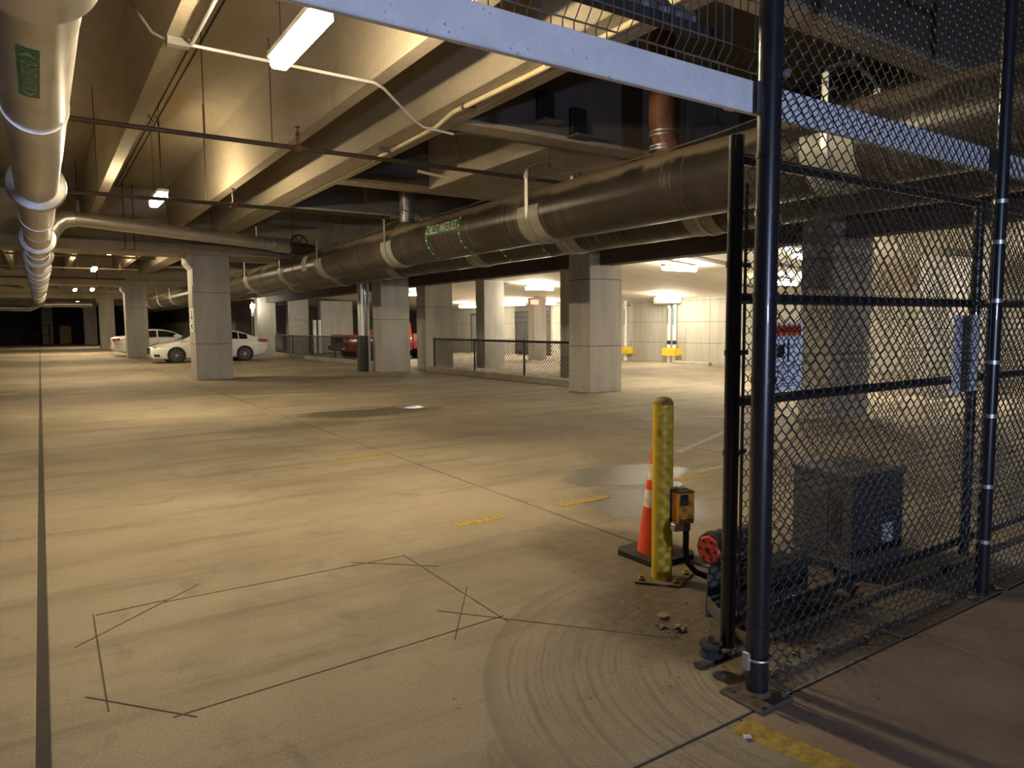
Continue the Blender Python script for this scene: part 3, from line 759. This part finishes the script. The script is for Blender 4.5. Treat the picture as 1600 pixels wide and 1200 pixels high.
# signs wired to the gate
def lines(mb, x0, x1, y, zs, h, rnd):
    for z in zs:
        x = x0
        while x < x1-.01:
            w = rnd.uniform(.012, .035); mb.box(x, min(x1, x+w), y, y+.0008, z-h/2, z+h/2); x += w+.007
def put_text(mb, txt, size, x, z, y):
    vs, fs = text_geo(txt, size); return mb.add([(x+v.x, y, z+v.y) for v in vs], fs)
sy = GY-.034
SG = -.045
s1 = thing('warning_sign', 'white warning sign with an orange-red heading wired to the gate', 'sign', (2.86, sy, 1.22))
Bx(2.70, 3.0, sy, sy+.004, 1.235, 1.55, c=.0015).build('panel', 'sign_white', s1)
Bx(2.71, 2.985, sy-.0012, sy, 1.49, 1.54).build('heading_band', 'sign_red', s1)
ik = MB(); put_text(ik, 'WARNING', .043, 2.875, 1.514, sy-.002)
ik.add([(2.735, sy-.002, 1.497), (2.775, sy-.002, 1.497), (2.755, sy-.002, 1.534)], [(0, 1, 2)])
ik.box(2.885, 2.897, sy-.002, sy-.001, 1.37, 1.475)
ik.lathe([(.03, 0), (.03, .001)], (2.835, sy-.002, 1.42), 16, 'Y')
for p, q in (((2.80, 1.385), (2.87, 1.455)), ((2.80, 1.455), (2.87, 1.385))): ik.tube([(p[0], sy-.001, p[1]), (q[0], sy-.001, q[1])], .004, 4)
ik.box(2.71, 2.985, sy-.002, sy-.001, 1.352, 1.355)
ik.build('print', 'ink', s1)
ig = MB(); put_text(ig, 'Injury', .03, 2.85, 1.325, sy-.002)
rn = random.Random(3); lines(ig, 2.74, 2.96, sy-.002, (1.345, 1.30, 1.288, 1.272, 1.26), .005, rn)
ig.build('small_print', 'ink_grey', s1)
for o_ in s1.children: o_.location.x += SG
s2 = thing('notice_sign', 'tall white notice of small faded print wired to the gate beside a fence post', 'sign', (4.59, sy, 1.14))
Bx(4.40, 4.71, sy, sy+.004, 1.13, 1.585, c=.0015).build('panel', 'sign_white', s2)
ig = MB(); lines(ig, 4.45, 4.66, sy-.002, [1.17+.024*k for k in range(11)], .008, rn)
lines(ig, 4.45, 4.64, sy-.002, (1.50, 1.54), .018, rn)
ig.box(4.47, 4.53, sy-.002, sy-.001, 1.455, 1.475)
ig.build('small_print', 'ink_grey', s2)

# ------------------------------------------------------------------ gate operator, cabinet
cab = thing('operator_cabinet', 'dark grey gate operator cabinet behind the chain-link', 'cabinet', (4.25, 2.6, 0))
ca, cb_, cc_ = Vector((4.06, 2.78, 0)), Vector((3.98, 2.33, 0)), Vector((4.50, 2.30, 0))
cd_ = ca+cc_-cb_
def hexa(mb, pts, z0, z1): return mb.prism([(p.x, p.y) for p in pts], 'Z', z0, z1)
hexa(MB(), [ca, cb_, cc_, cd_], .05, .60).build('body', 'cabinet', cab)
ctr = (ca+cc_)/2
hexa(MB(), [ctr+(p-ctr)*1.05 for p in (ca, cb_, cc_, cd_)], .60, .63).build('lid', 'cabinet', cab)
hexa(MB(), [ctr+(p-ctr)*.9 for p in (ca, cb_, cc_, cd_)], 0, .05).build('plinth', 'rubber', cab)
nrm = (cb_-ca).cross(Vector((0, 0, 1))).normalized(); nrm = nrm if nrm.x < 0 else -nrm
def face_panel(a0, a1, z0, z1, th, mat, nm):
    p, q = ca.lerp(cb_, a0), ca.lerp(cb_, a1)
    hexa(MB(), [p, q, q+nrm*th, p+nrm*th], z0, z1).build(nm, mat, cab)
face_panel(.1, .62, .12, .52, .008, 'cabinet', 'door')
face_panel(.68, .84, .2, .48, .004, 'ink', 'vent_slot')
q0, q1 = cb_.lerp(cc_, .6), cb_.lerp(cc_, .8)
hexa(MB(), [q0, q1, q1+Vector((0, -.004, 0)), q0+Vector((0, -.004, 0))], .18, .3).build('label_plate', 'sign_white', cab)
op = thing('gate_motor', 'gate drive with a red end plate on a grey steel bracket beside the gate stile', 'gate drive', (2.95, 2.5, 0))
MB().prism([(2.86, .0), (2.865, .10), (2.875, .27), (2.895, .29), (3.3, .29), (3.3, .0)], 'Y', 2.46, 2.468).build('bracket', 'bracket', op)
Bx(2.86, 3.32, 2.22, 2.46, .06, .072, c=.003).build('base_tray', 'bracket', op)
MB().prism([(2.845, 2.44), (2.858, 2.45), (2.655, 2.12), (2.64, 2.13)], 'Z', .05, .12).build('side_rail', 'bracket', op)
for k in range(9): MB().lathe([(.011, 0), (.011, .012)], (2.84+.024*k, 2.40, .09), 6, 'Y').build('chain_roller', 'rubber', op)
HC = (2.84, 2.43, .375)
mo = MB().lathe([(.082, 0), (.092, .02), (.092, .05), (.08, .06), (.08, .08), (.09, .09), (.09, .12), (.08, .13), (.08, .34)], HC, 10, 'X').build('housing', 'rubber', op)
rp = MB().lathe([(.066, -.012), (.076, 0), (.076, .004)], HC, 8, 'X').build('end_plate', 'red', op)
for k in range(6):
    a = 2*PI*k/6; MB().lathe([(.008, -.016), (.008, -.01)], (HC[0], HC[1]+.05*math.cos(a), HC[2]+.05*math.sin(a)), 8, 'X').build('screw', 'ink', rp)
MB().lathe([(.014, -.018), (.014, -.01)], HC, 10, 'X').build('hub', 'ink', rp)
Bx(3.1, 3.45, 2.25, 2.44, .072, .26, c=.02).build('gearbox', 'rubber', op)
MB().lathe([(.06, 0), (.08, .03), (.08, .22), (.05, .26)], (3.55, 2.42, .0), 14).build('motor_can', 'cabinet', op)
MB().tube([(3.45, 2.35, .2), (3.58, 2.22, .22), (3.7, 2.2, .06), (3.8, 2.24, .02), (3.92, 2.28, .02)], .016, 8).build('cable', 'rubber', op)

# ------------------------------------------------------------------ bollard, box, cone
bx_, by_ = 3.07, 2.99
bo = thing('bollard', 'yellow painted steel bollard with a domed concrete top on a bolted plate', 'bollard', (bx_, by_, 0))
MB().lathe([(.062, .01), (.062, 1.07)], (bx_, by_, 0), 28).build('tube', 'yellow', bo)
MB().lathe([(.062, 1.065), (.058, 1.085), (.045, 1.105), (.022, 1.116), (.004, 1.12)], (bx_, by_, 0), 28).build('dome', plain('weathered_dome', (.36, .26, .05), .8, 0, .3, 30), bo)
MB().prism([(2.88, 3.02), (3.05, 2.82), (3.28, 2.93), (3.12, 3.14)], 'Z', 0, .014).build('base_plate', 'plate', bo)
for px, py in ((2.93, 3.02), (3.06, 2.865), (3.22, 2.935), (3.11, 3.09)):
    MB().lathe([(.02, .012), (.02, .03), (.011, .032), (.011, .045)], (px, py, 0), 6).build('anchor_bolt', 'stripe', bo)
ob = thing('control_box', 'small orange control box clamped to the yellow bollard', 'box', (3.16, 2.9, .52))
Mx = Matrix.Rotation(math.radians(-16), 4, 'Z')
def rbox(nm, mat, x0, x1, y0, y1, z0, z1, parent, c=.003, o=Vector((3.112, 2.868, -.10))):
    b = Bx(x0, x1, y0, y1, z0, z1, c=c); b.v = [tuple(Mx @ Vector(v)+o) for v in b.v]; return b.build(nm, mat, parent)
rbox('case', 'orange', -.05, .055, -.045, .04, .475, .66, ob, .006)
rbox('back_plate', 'rubber', -.058, .058, .04, .052, .47, .668, ob)
rbox('top_cover', 'rubber', -.05, .055, -.045, .04, .66, .667, ob, .002)
kp = rbox('keypad', 'ink', -.042, .012, -.0475, -.044, .585, .65, ob, .001)
for a in (-.024, -.008):
    for z in (.602, .618): rbox('button', 'bracket', a-.004, a+.004, -.05, -.047, z, z+.007, kp, .001)
rbox('seam', 'rust', -.05, .055, -.0465, -.045, .517, .52, ob, 0)
rbox('clamp', 'galv', -.075, -.01, -.04, .01, .432, .475, ob, .004)
MB().lathe([(.026, .325), (.026, .375)], (3.135, 2.86, 0), 14).build('gland', 'bracket', ob)
MB().tube([(3.135, 2.86, .34), (3.14, 2.862, .28), (3.135, 2.86, .2), (3.14, 2.85, .13), (3.17, 2.81, .075), (3.23, 2.74, .045), (3.33, 2.65, .03), (3.45, 2.58, .02)], .018, 10).build('conduit', 'rubber', ob)
cx_, cy_ = 3.36, 3.33
co = thing('traffic_cone', 'orange traffic cone with white sleeves behind the yellow bollard', 'cone', (cx_, cy_, 0))
def cr_(z): return .122-.092*(z-.035)/.72
for z0, z1, mt in ((.035, .34, 'cone'), (.34, .455, 'reflect'), (.455, .52, 'cone'), (.52, .625, 'reflect'), (.625, .755, 'cone')):
    MB().lathe([(cr_(z0), z0), (cr_(z1), z1)], (cx_, cy_, 0), 28).build('sleeve' if mt == 'reflect' else 'cone_shell', mt, co)
MB().prism([(cx_+p[0], cy_+p[1]) for p in ((-.2, -.15), (-.15, -.2), (.15, -.2), (.2, -.15), (.2, .15), (.15, .2), (-.15, .2), (-.2, .15))], 'Z', .0, .035).build('base', 'rubber', co)

# ------------------------------------------------------------------ low fence along the kerb
def low_fence(xf, y0, y1, step, label, z0=.15, zt=1.09):
    t = thing('low_chain_link_fence', label, 'fence', (xf, y0, z0))
    y = y0
    while y <= y1+.01:
        MB().lathe([(.032, z0-.02), (.032, zt+.03), (.02, zt+.05)], (xf, y, 0), 12).build('post', 'wire', t); y += step
    MB().tube([(xf, y0, zt), (xf, y1, zt)], .032, 10).build('top_rail', 'wire', t)
    chain(y0, y1, z0+.02, zt+.03, xf, 'Y', .05, .0068, .004, 3).build('chain_link', 'wire', t)
    return t
low_fence(10.98, 13.25, 21.2, 2.65, 'low black chain-link fence on the kerb next to the bluish grey column')
low_fence(10.58, 23.6, 38.9, 3.06, 'low black chain-link fence in front of the red pickup hood')

# ------------------------------------------------------------------ standpipes, wheel stops, misc at the right
def standpipe(y, label, grp, bandy=True):
    t = thing('standpipe', label, 'pipe', (20.75, y, 0), grp)
    MB().lathe([(.07, 0), (.07, 2.52 if not bandy else 2.3)], (20.75, y, 0), 14).build('pipe', 'white_pipe', t)
    if bandy: MB().lathe([(.075, .72), (.075, .88)], (20.75, y, 0), 14).build('black_band', 'rubber', t)
    Bx(20.67, 20.676, y-.025, y+.025, 1.5, 2.15).build('label_strip', 'green', t)
    MB().box(20.74, 20.94, y-.1, y+.1, 2.3, 2.33).build('bracket', 'bracket', t)
    return t
standpipe(19.95, 'left white standpipe of the pair with black bands', 'white standpipes')
standpipe(19.65, 'right white standpipe of the pair with black bands', 'white standpipes')
standpipe(22.45, 'single white standpipe next to the bluish grey column', 'white standpipes', False)
for y0, y1, lb in ((19.45, 20.15, 'yellow guard box round the pair of standpipes'), (22.2, 22.75, 'yellow guard box round the single standpipe')):
    t = thing('pipe_guard', lb, 'guard', (20.6, y0, .3))
    Bx(20.55, 20.6, y0, y1, .28, .58, c=.01).build('front_plate', 'yguard', t)
    Bx(20.6, 20.94, y0, y0+.04, .28, .58).build('side_plate', 'yguard', t); Bx(20.6, 20.94, y1-.04, y1, .28, .58).build('side_plate', 'yguard', t)
for y0, lb in ((17.35, 'concrete wheel stop in front of the formed wall, nearer to the standpipes'), (15.2, 'concrete wheel stop in front of the formed wall, farther from the standpipes')):
    tag(MB().prism([(20.05, 0), (20.08, .1), (20.13, .13), (20.2, .13), (20.25, .1), (20.28, 0)], 'Y', y0, y0+1.75).build('wheel_stop', 'curb'), lb, 'wheel stop', 'wheel stops')
t = thing('downpipe', 'silver downpipe with a black guard beside the column at the red pickup', 'pipe', (9.25, 23.1, 0))
MB().lathe([(.13, 1.2), (.13, 3.61)], (9.12, 22.9, 0), 18).build('pipe', 'silver', t)
MB().box(8.98, 9.26, 22.72, 23.05, 0, 1.22, c=.02).build('guard', 'steel_bar', t)
MB().lathe([(.05, 0), (.05, 3.61)], (9.33, 22.85, 0), 12).build('small_pipe', 'white_pipe', t)
for z in (.25, .5, .75, 1.0): Bx(9.40, 9.45, 22.3, 22.42, z, z+.04).build('step_mark', 'ink', colA) if False else None
t = thing('metal_gate', 'dark barred metal gate in the far concrete wall', 'gate', (20.8, 29.5, 0))
g_ = [Bx(20.84, 20.93, 28.0, 31.0, 0, 2.5).build('opening_shade_panel', 'dark_con', t)]  # dark panel standing in for the shade of the open recess behind the bars
for y in [28.05+.145*k for k in range(21)]: MB().tube([(20.8, y, .1), (20.8, y, 2.2)], .012, 6).build('bar', 'steel_bar', t)
for z in (.1, 1.7, 1.95, 2.2): MB().tube([(20.8, 28.0, z), (20.8, 31, z)], .025, 8).build('rail', 'steel_bar', t)
MB().lathe([(.06, 1.0), (.06, 1.9)], (20.76, 29.5, 0), 8).build('latch_post', 'steel_bar', t)
t = thing('wall_duct', 'rough pale pipe box under the low soffit above the pair of standpipes', 'duct', (20.3, 19.8, 2.4))
Bx(20.2, 20.9, 19.4, 20.3, 2.32, 2.6, c=.04).build('box', 'lowceil', t)
for x0, lb in ((11.3, 'twin white pipes standing behind the pickup hood beside the pale pier'),):
    t = thing('twin_pipes', lb, 'pipe', (13.0, 39.9, 0))
    for k in (0, .28): MB().lathe([(.1, 0), (.1, 1.9+.0*k)], (13.05+k, 39.9, 0), 12).build('pipe', 'white_pipe', t)

# far end: plywood, railing
t = tag(Bx(1.62, 2.6, 83.2, 83.26, 0, 1.75, c=.01).build('plywood_sheet', 'ply'), 'upright plywood sheet closing the far railing', 'board')
t = thing('far_railing', 'thin dark railing across the far end of the lane', 'railing', (-3, 83, 0))
for x in (-4, -1.6, .8, 3.2): MB().tube([(x, 83.4, 0), (x, 83.4, 1.9)], .04, 6).build('post', 'steel_bar', t)
for z in (.9, 1.85): MB().tube([(-8, 83.4, z), (3.3, 83.4, z)], .035, 6).build('rail', 'bracket', t)

# signs on the wide column
for k, (z0, z1, tx) in enumerate(((2.12, 2.75, None), (1.72, 2.1, 'arrow'), (1.4, 1.7, 'mark'))):
    t = thing('column_sign', ['tall faded topmost plate of the sign stack on the wide column', 'arrow plate in the middle of the sign stack on the wide column', 'lowest plate of the sign stack on the wide column'][k], 'sign', (3.745, 22.55, z0), 'plates on the wide column')
    Bx(3.73, 3.75, 22.28, 22.82, z0, z1, c=.004).build('plate', 'saddle' if k == 0 else 'sign_white', t)
    if tx == 'arrow':
        MB().add([(3.727, y, z) for y, z in ((22.55, 1.75), (22.7, 1.85), (22.6, 1.85), (22.6, 2.05), (22.5, 2.05), (22.5, 1.85), (22.4, 1.85))], [(0, 1, 2, 3, 4, 5, 6)]).build('arrow', 'ink', t)
    elif tx: MB().tube([(3.727, 22.5, 1.63), (3.727, 22.6, 1.58), (3.727, 22.5, 1.5)], .02, 4).build('mark', 'ink', t)

# ------------------------------------------------------------------ vehicles
def lerp_tab(tab, x):
    for (a, va), (b_, vb) in zip(tab, tab[1:]):
        if a <= x <= b_:
            t_ = (x-a)/(b_-a); t_ = t_*t_*(3-2*t_)*.5+t_*.5; return va+(vb-va)*t_
    return tab[0][1] if x < tab[0][0] else tab[-1][1]
def loft(secs):
    mb = MB(); n = len(secs[0])
    mb.add([p for s_ in secs for p in s_], [(i*n+j, i*n+j+1, (i+1)*n+j+1, (i+1)*n+j) for i in range(len(secs)-1) for j in range(n-1)]+[tuple(range(n)), tuple((len(secs)-1)*n+j for j in range(n-1, -1, -1))])
    return mb
def wheel(par, x, y, s_, r, rw, spokes=10):
    tw = MB().lathe([(rw, -.1), (r-.03, -.1), (r, -.07), (r, .07), (r-.03, .1), (rw, .1)], (x, y, r), 28, 'Y').build('tyre', 'tyre', par)
    rm = MB(); yo = y+s_*.085
    rm.tube([(x+rw*.97*math.cos(a), yo, r+rw*.97*math.sin(a)) for a in [2*PI*k/28 for k in range(29)]], .016, 6)
    for k in range(spokes):
        a = 2*PI*k/spokes; ux, uz = math.cos(a), math.sin(a); px, pz = -uz, ux
        w0, w1 = .018, .026
        q = [(x+ux*.03+px*w0, r+uz*.03+pz*w0), (x+ux*rw*.97+px*w1, r+uz*rw*.97+pz*w1), (x+ux*rw*.97-px*w1, r+uz*rw*.97-pz*w1), (x+ux*.03-px*w0, r+uz*.03-pz*w0)]
        rm.prism(q, 'Y', yo-.015, yo+.01)
    rm.lathe([(.05, -.02), (.05, .02)], (x, yo, r), 14, 'Y')
    rm.build('rim', 'rim', tw)
    MB().lathe([(rw, -.02), (rw, .02)], (x, y, r), 24, 'Y').build('brake_disc', 'rubber', tw)
def sedan(label, group):
    t = thing('sedan', label, 'car', (0, 0, 0), group)
    L = 4.87; hw = .92
    top = [(0, .62), (.08, .70), (.35, .80), (1.0, .93), (1.45, 1.0), (2.4, 1.02), (3.6, 1.03), (4.0, 1.06), (4.55, 1.07), (4.75, 1.04), (4.87, .93)]
    bot = [(0, .30), (.1, .2), (.4, .17), (4.3, .19), (4.7, .3), (4.87, .42)]
    wid = [(0, .60), (.1, .72), (.35, .84), (.9, .91), (2.4, .92), (4.0, .91), (4.6, .82), (4.8, .74), (4.87, .66)]
    xs_ = [0, .04, .1, .2, .35, .6, .9, 1.2, 1.5, 1.9, 2.3, 2.7, 3.1, 3.5, 3.8, 4.1, 4.35, 4.55, 4.7, 4.8, 4.87]
    secs = []
    for x in xs_:
        zt, zb, w = lerp_tab(top, x), lerp_tab(bot, x), lerp_tab(wid, x); h = zt-zb
        half = [(0, zb), (w*.88, zb), (w*.97, zb+.08*h), (w, zb+.3*h), (w*.985, zb+.62*h), (w*.97, zb+.80*h), (w*.90, zb+.94*h), (w*.72, zt), (0, zt+.02)]
        full = [(x, y, z) for y, z in half]+[(x, -y, z) for y, z in reversed(half[1:-1])]
        secs.append(full+[full[0]])
    loft(secs).build('body', 'carwhite', t, 40)
    roof = [(1.15, .96), (1.5, 1.12), (1.95, 1.33), (2.3, 1.42), (2.7, 1.45), (3.1, 1.44), (3.5, 1.38), (3.9, 1.25), (4.2, 1.12), (4.4, 1.06)]
    wr_ = [(1.15, .62), (1.95, .60), (2.7, .60), (3.5, .585), (4.4, .60)]
    xc = [1.15, 1.3, 1.5, 1.75, 1.95, 2.15, 2.4, 2.7, 3.0, 3.3, 3.6, 3.9, 4.15, 4.4]
    def cab_sec(x, off=0.0):
        zr, w = lerp_tab(roof, x), lerp_tab(wr_, x); zb = .97; k = min(1, max(0, (zr-zb)/.48))
        wb = .855; w2 = wb+(w-wb)*k
        return zb, zr, wb+off, w2+off
    secs = []
    for x in xc:
        zb, zr, wb, w2 = cab_sec(x)
        half = [(0, zb-.05), (wb, zb-.05), (wb, zb), ((wb+w2)/2+.012, (zb+zr)/2), (w2, zr-.04*(zr-zb)), (w2*.8, zr+.005), (0, zr+.02)]
        full = [(x, y, z) for y, z in half]+[(x, -y, z) for y, z in reversed(half[1:-1])]
        secs.append(full+[full[0]])
    loft(secs).build('cabin', 'carwhite', t, 40)
    def sidept(x, f, s_):
        zb, zr, wb, w2 = cab_sec(x)
        z = zb+(zr-zb)*f; y = (wb+(w2-wb)*f)+.018*(1-abs(2*f-1))+.008
        return (x, s_*y, z)
    for s_ in (-1, 1):
        for xa, xb in ((1.72, 2.62), (2.70, 3.55), (3.6, 3.95)):
            g = MB(); n = 8; vv = []
            for i in range(n+1):
                x = xa+(xb-xa)*i/n
                lo, hi = .10, .86
                vv += [sidept(x, lo, s_), sidept(x, (lo+hi)/2, s_), sidept(x, hi, s_)]
            g.add(vv, [(i*3+j, i*3+j+1, i*3+j+4, i*3+j+3) for i in range(n) for j in (0, 1)])
            g.build('side_window', 'glass', t)
        MB().lathe([(.37, -.012), (.37, .012)], (.98, s_*.905, .345), 28, 'Y').build('wheel_arch', 'rubber', t)
        MB().lathe([(.37, -.012), (.37, .012)], (3.81, s_*.905, .345), 28, 'Y').build('wheel_arch', 'rubber', t)
        wheel(t, .98, s_*.83, s_, .335, .245); wheel(t, 3.81, s_*.83, s_, .335, .245)
        MB().add([(.06, s_*.50, .70), (.10, s_*.74, .72), (.50, s_*.885, .80), (.55, s_*.88, .85), (.30, s_*.80, .80), (.07, s_*.52, .745)], [(0, 1, 2, 3, 4, 5)]).build('headlight', 'headlight', t)
        MB().prism([(4.45, .90), (4.84, .86), (4.86, .96), (4.5, 1.0)], 'Y', s_*.60, s_*.895).build('tail_light', 'taillight', t)
        MB().box(1.72, 1.86, s_*.90-.07, s_*.90+.10, 1.0, 1.13, c=.03).build('mirror', 'carwhite', t)
        for xd in (2.75,): MB().box(xd+.55, xd+.75, s_*.918-.012, s_*.918+.012, .82, .85, c=.005).build('door_handle', 'carwhite', t)
        MB().tube([(2.66, s_*.925, .3), (2.66, s_*.917, .95)], .005, 4).build('door_seam', 'rubber', t)
        MB().prism([(.12, .30), (.35, .30), (.3, .40), (.1, .40)], 'Y', s_*.5, s_*.86).build('fog_recess', 'rubber', t)
    f = MB(); f.add([(1.28, -.66, 1.005), (1.28, .66, 1.005), (1.93, .55, 1.345), (1.93, -.55, 1.345)], [(0, 1, 2, 3)])
    f.v = [(x-.012, y, z+.035) for x, y, z in f.v]; f.build('windscreen', 'glass', t)
    f = MB(); f.add([(4.32, -.62, 1.11), (4.32, .62, 1.11), (3.6, .54, 1.385), (3.6, -.54, 1.385)], [(0, 1, 2, 3)])
    f.v = [(x+.012, y, z+.02) for x, y, z in f.v]; f.build('rear_window', 'glass', t)
    MB().prism([(-.55, .58), (-.42, .40), (.42, .40), (.55, .58), (.5, .66), (-.5, .66)], 'X', -.012, .05).build('grille', 'rubber', t)
    return t
c1 = sedan('white sedan with its nose by the wide column and its tail towards the low fence', 'white sedans')
c1.location = (3.88, 34.3, 0)
c2 = copy_tree(c1); c2['label'] = 'white sedan parked facing the other way, tail beside the farther concrete column'
c2.location = (3.15+4.87, 44.0, 0); c2.rotation_euler = (0, 0, PI)

def pickup():
    t = thing('pickup_truck', 'dark red pickup truck half hidden by concrete columns behind the low fence', 'car', (0, 0, 0))
    hw = .93
    def hull(x0, x1, z0, z1, tp=.06, fr=.08):
        secs = []
        for x in (x0, x0+fr, x0+fr*2.5, (x0+x1)/2, x1-.1, x1):
            k = .94 if x in (x0,) else 1
            half = [(0, z0), (hw*k*.95, z0), (hw*k, z0+.1), (hw*k, z0+(z1-z0)*.55), (hw*k*.98, z1-.08), (hw*k-tp, z1), (0, z1+.03)]
            full = [(x, y, z) for y, z in half]+[(x, -y, z) for y, z in reversed(half[1:-1])]; secs.append(full+[full[0]])
        return loft(secs)
    hull(0, 1.75, .45, 1.16).build('hood', 'carred', t, 40)
    hull(1.7, 3.2, .42, 1.15, .03, .05).build('cab_lower', 'carred', t, 40)
    hull(3.22, 5.15, .5, 1.16, .02, .03).build('bed', 'carred', t, 40)
    secs = []
    for x, w, zt in ((1.65, .84, 1.14), (2.2, .74, 1.72), (2.5, .72, 1.77), (3.0, .72, 1.76), (3.2, .74, 1.7)):
        half = [(0, 1.1), (.88, 1.1), (.88, 1.16), (w, zt-.03), (w-.1, zt), (0, zt+.02)]
        full = [(x, y, z) for y, z in half]+[(x, -y, z) for y, z in reversed(half[1:-1])]; secs.append(full+[full[0]])
    loft(secs).build('cab', 'carred', t, 40)
    for s_ in (-1, 1):
        MB().add([(1.95, s_*.895, 1.2), (3.1, s_*.895, 1.2), (3.08, s_*.755, 1.68), (2.3, s_*.755, 1.68)], [(0, 1, 2, 3)]).build('side_window', 'glass', t)
        for wx in (.95, 4.33):
            MB().lathe([(.47, -.02), (.47, .02)], (wx, s_*.92, .42), 24, 'Y').build('wheel_arch', 'rubber', t)
            fl_ = MB().tube(arc_pts((wx, s_*.93, .42), .49, 0, PI, 14), .03, 6).build('fender_flare', 'carred', t)
            wheel(t, wx, s_*.86, s_, .385, .215, 8)
        Bx(-.02, .03, s_*.78-.12, s_*.78+.12, .82, 1.02, c=.01).build('headlight', 'headlight', t)
        MB().box(1.75, 1.85, s_*1.0-.1, s_*1.0+.1, 1.2, 1.42, c=.03).build('mirror', 'rubber', t)
    MB().add([(1.74, -.74, 1.2), (1.74, .74, 1.2), (2.16, .66, 1.68), (2.16, -.66, 1.68)], [(0, 1, 2, 3)]).build('windscreen', 'glass', t)
    Bx(-.03, .02, -.64, .64, .80, 1.04, c=.01).build('grille', 'rubber', t)
    Bx(-.14, .02, -.9, .9, .48, .66, c=.03).build('bumper', 'chrome', t)
    MB().box(.0, 1.4, -.93-.012, -.93, .88, .91).box(.0, 1.4, .93, .93+.012, .88, .91).build('trim_strip', 'chrome', t)
    return t
tr = pickup(); tr.location = (10.95, 30.4, 0)

# ------------------------------------------------------------------ litter
rn = random.Random(11)
st = MB()
for k in range(900):
    if k % 3: x, y = rn.gauss(3.1, .55), rn.gauss(2.3, .38)
    else: x, y = rn.uniform(2.5, 5.6), 1.76+abs(rn.gauss(0, .12))-.03
    if y < 1.3: continue
    a = rn.uniform(0, PI); s_ = rn.uniform(.003, .011); z = .004
    ca_, sa = math.cos(a)*s_, math.sin(a)*s_
    st.add([(x+ca_, y+sa, z), (x-sa*.6, y+ca_*.6, z+rn.uniform(0, .005)), (x-ca_, y-sa, z), (x+sa*.6, y-ca_*.6, z+rn.uniform(0, .004)), (x, y, z-.004)], [(0, 1, 2, 3), (0, 4, 1), (2, 4, 3), (1, 4, 2), (3, 4, 0)])
so = st.build('leaf_crumbs', 'leaf'); so['kind'] = 'stuff'; tag(so, 'scattered crumbs of dry leaves and grit along the gate and fence foot', 'debris')
def leaf(x, y, s_, mat, label, cat='leaf', grp='dry leaves at the fence foot', nm='dry_leaf'):
    mb = MB(); n = 9; a0 = rn.uniform(0, 6)
    top_ = [(x+s_*(1 if k % 2 else .55)*math.cos(a0+2*PI*k/n)*(1.4 if k % 3 == 0 else 1), y+s_*(1 if k % 2 else .6)*math.sin(a0+2*PI*k/n), .006+rn.uniform(0, s_*.6)) for k in range(n)]
    mb.add(top_+[(x, y, .012+s_*.2), (x, y, .001)], [(k, (k+1) % n, n) for k in range(n)]+[((k+1) % n, k, n+1) for k in range(n)])
    return tag(mb.build(nm, mat), label, cat, grp)
for x, y, s_, lb in ((2.62, 1.86, .035, 'dry leaf beside the base plate of the thick fence post'), (2.72, 1.9, .03, 'small dry leaf second from the base plate of the thick fence post'), (2.86, 1.94, .028, 'dry leaf between the fence mesh and the gate mesh near the thick post'),
                     (3.0, 1.9, .03, 'dry leaf under the bottom of the chain-link, below the warning sign'), (3.3, 1.84, .025, 'smallest dry leaf under the chain-link, below the gate drive cable'), (3.7, 1.83, .03, 'dry leaf under the chain-link in front of the grey cabinet'),
                     (4.05, 1.83, .035, 'dry leaf under the chain-link in front of the cabinet label plate'), (4.25, 1.78, .04, 'dry leaf just before the thinner fence post'), (4.5, 1.72, .05, 'large curled leaf at the foot of the thinner fence post'),
                     (2.62, 2.42, .04, 'dry leaf beside the rail of the gate drive'), (2.56, 2.5, .035, 'dry leaf in the dirt between gate drive and bollard plate, smaller one'), (2.66, 2.58, .04, 'dry leaf in the dirt between gate drive and bollard plate, larger one')):
    leaf(x, y, s_, 'leaf', lb)
leaf(2.12, 1.62, .02, 'paper', 'crumpled white paper scrap on the driveway stripe', 'litter', None, 'paper_scrap')
leaf(4.95, 4.65, .07, 'paper', 'flat pale paper scrap on the floor behind the orange box', 'litter', None, 'paper_scrap')
leaf(2.58, 1.83, .04, 'bracket', 'grey torn scrap of foil beside the fence post plate', 'litter', None, 'foil_scrap')
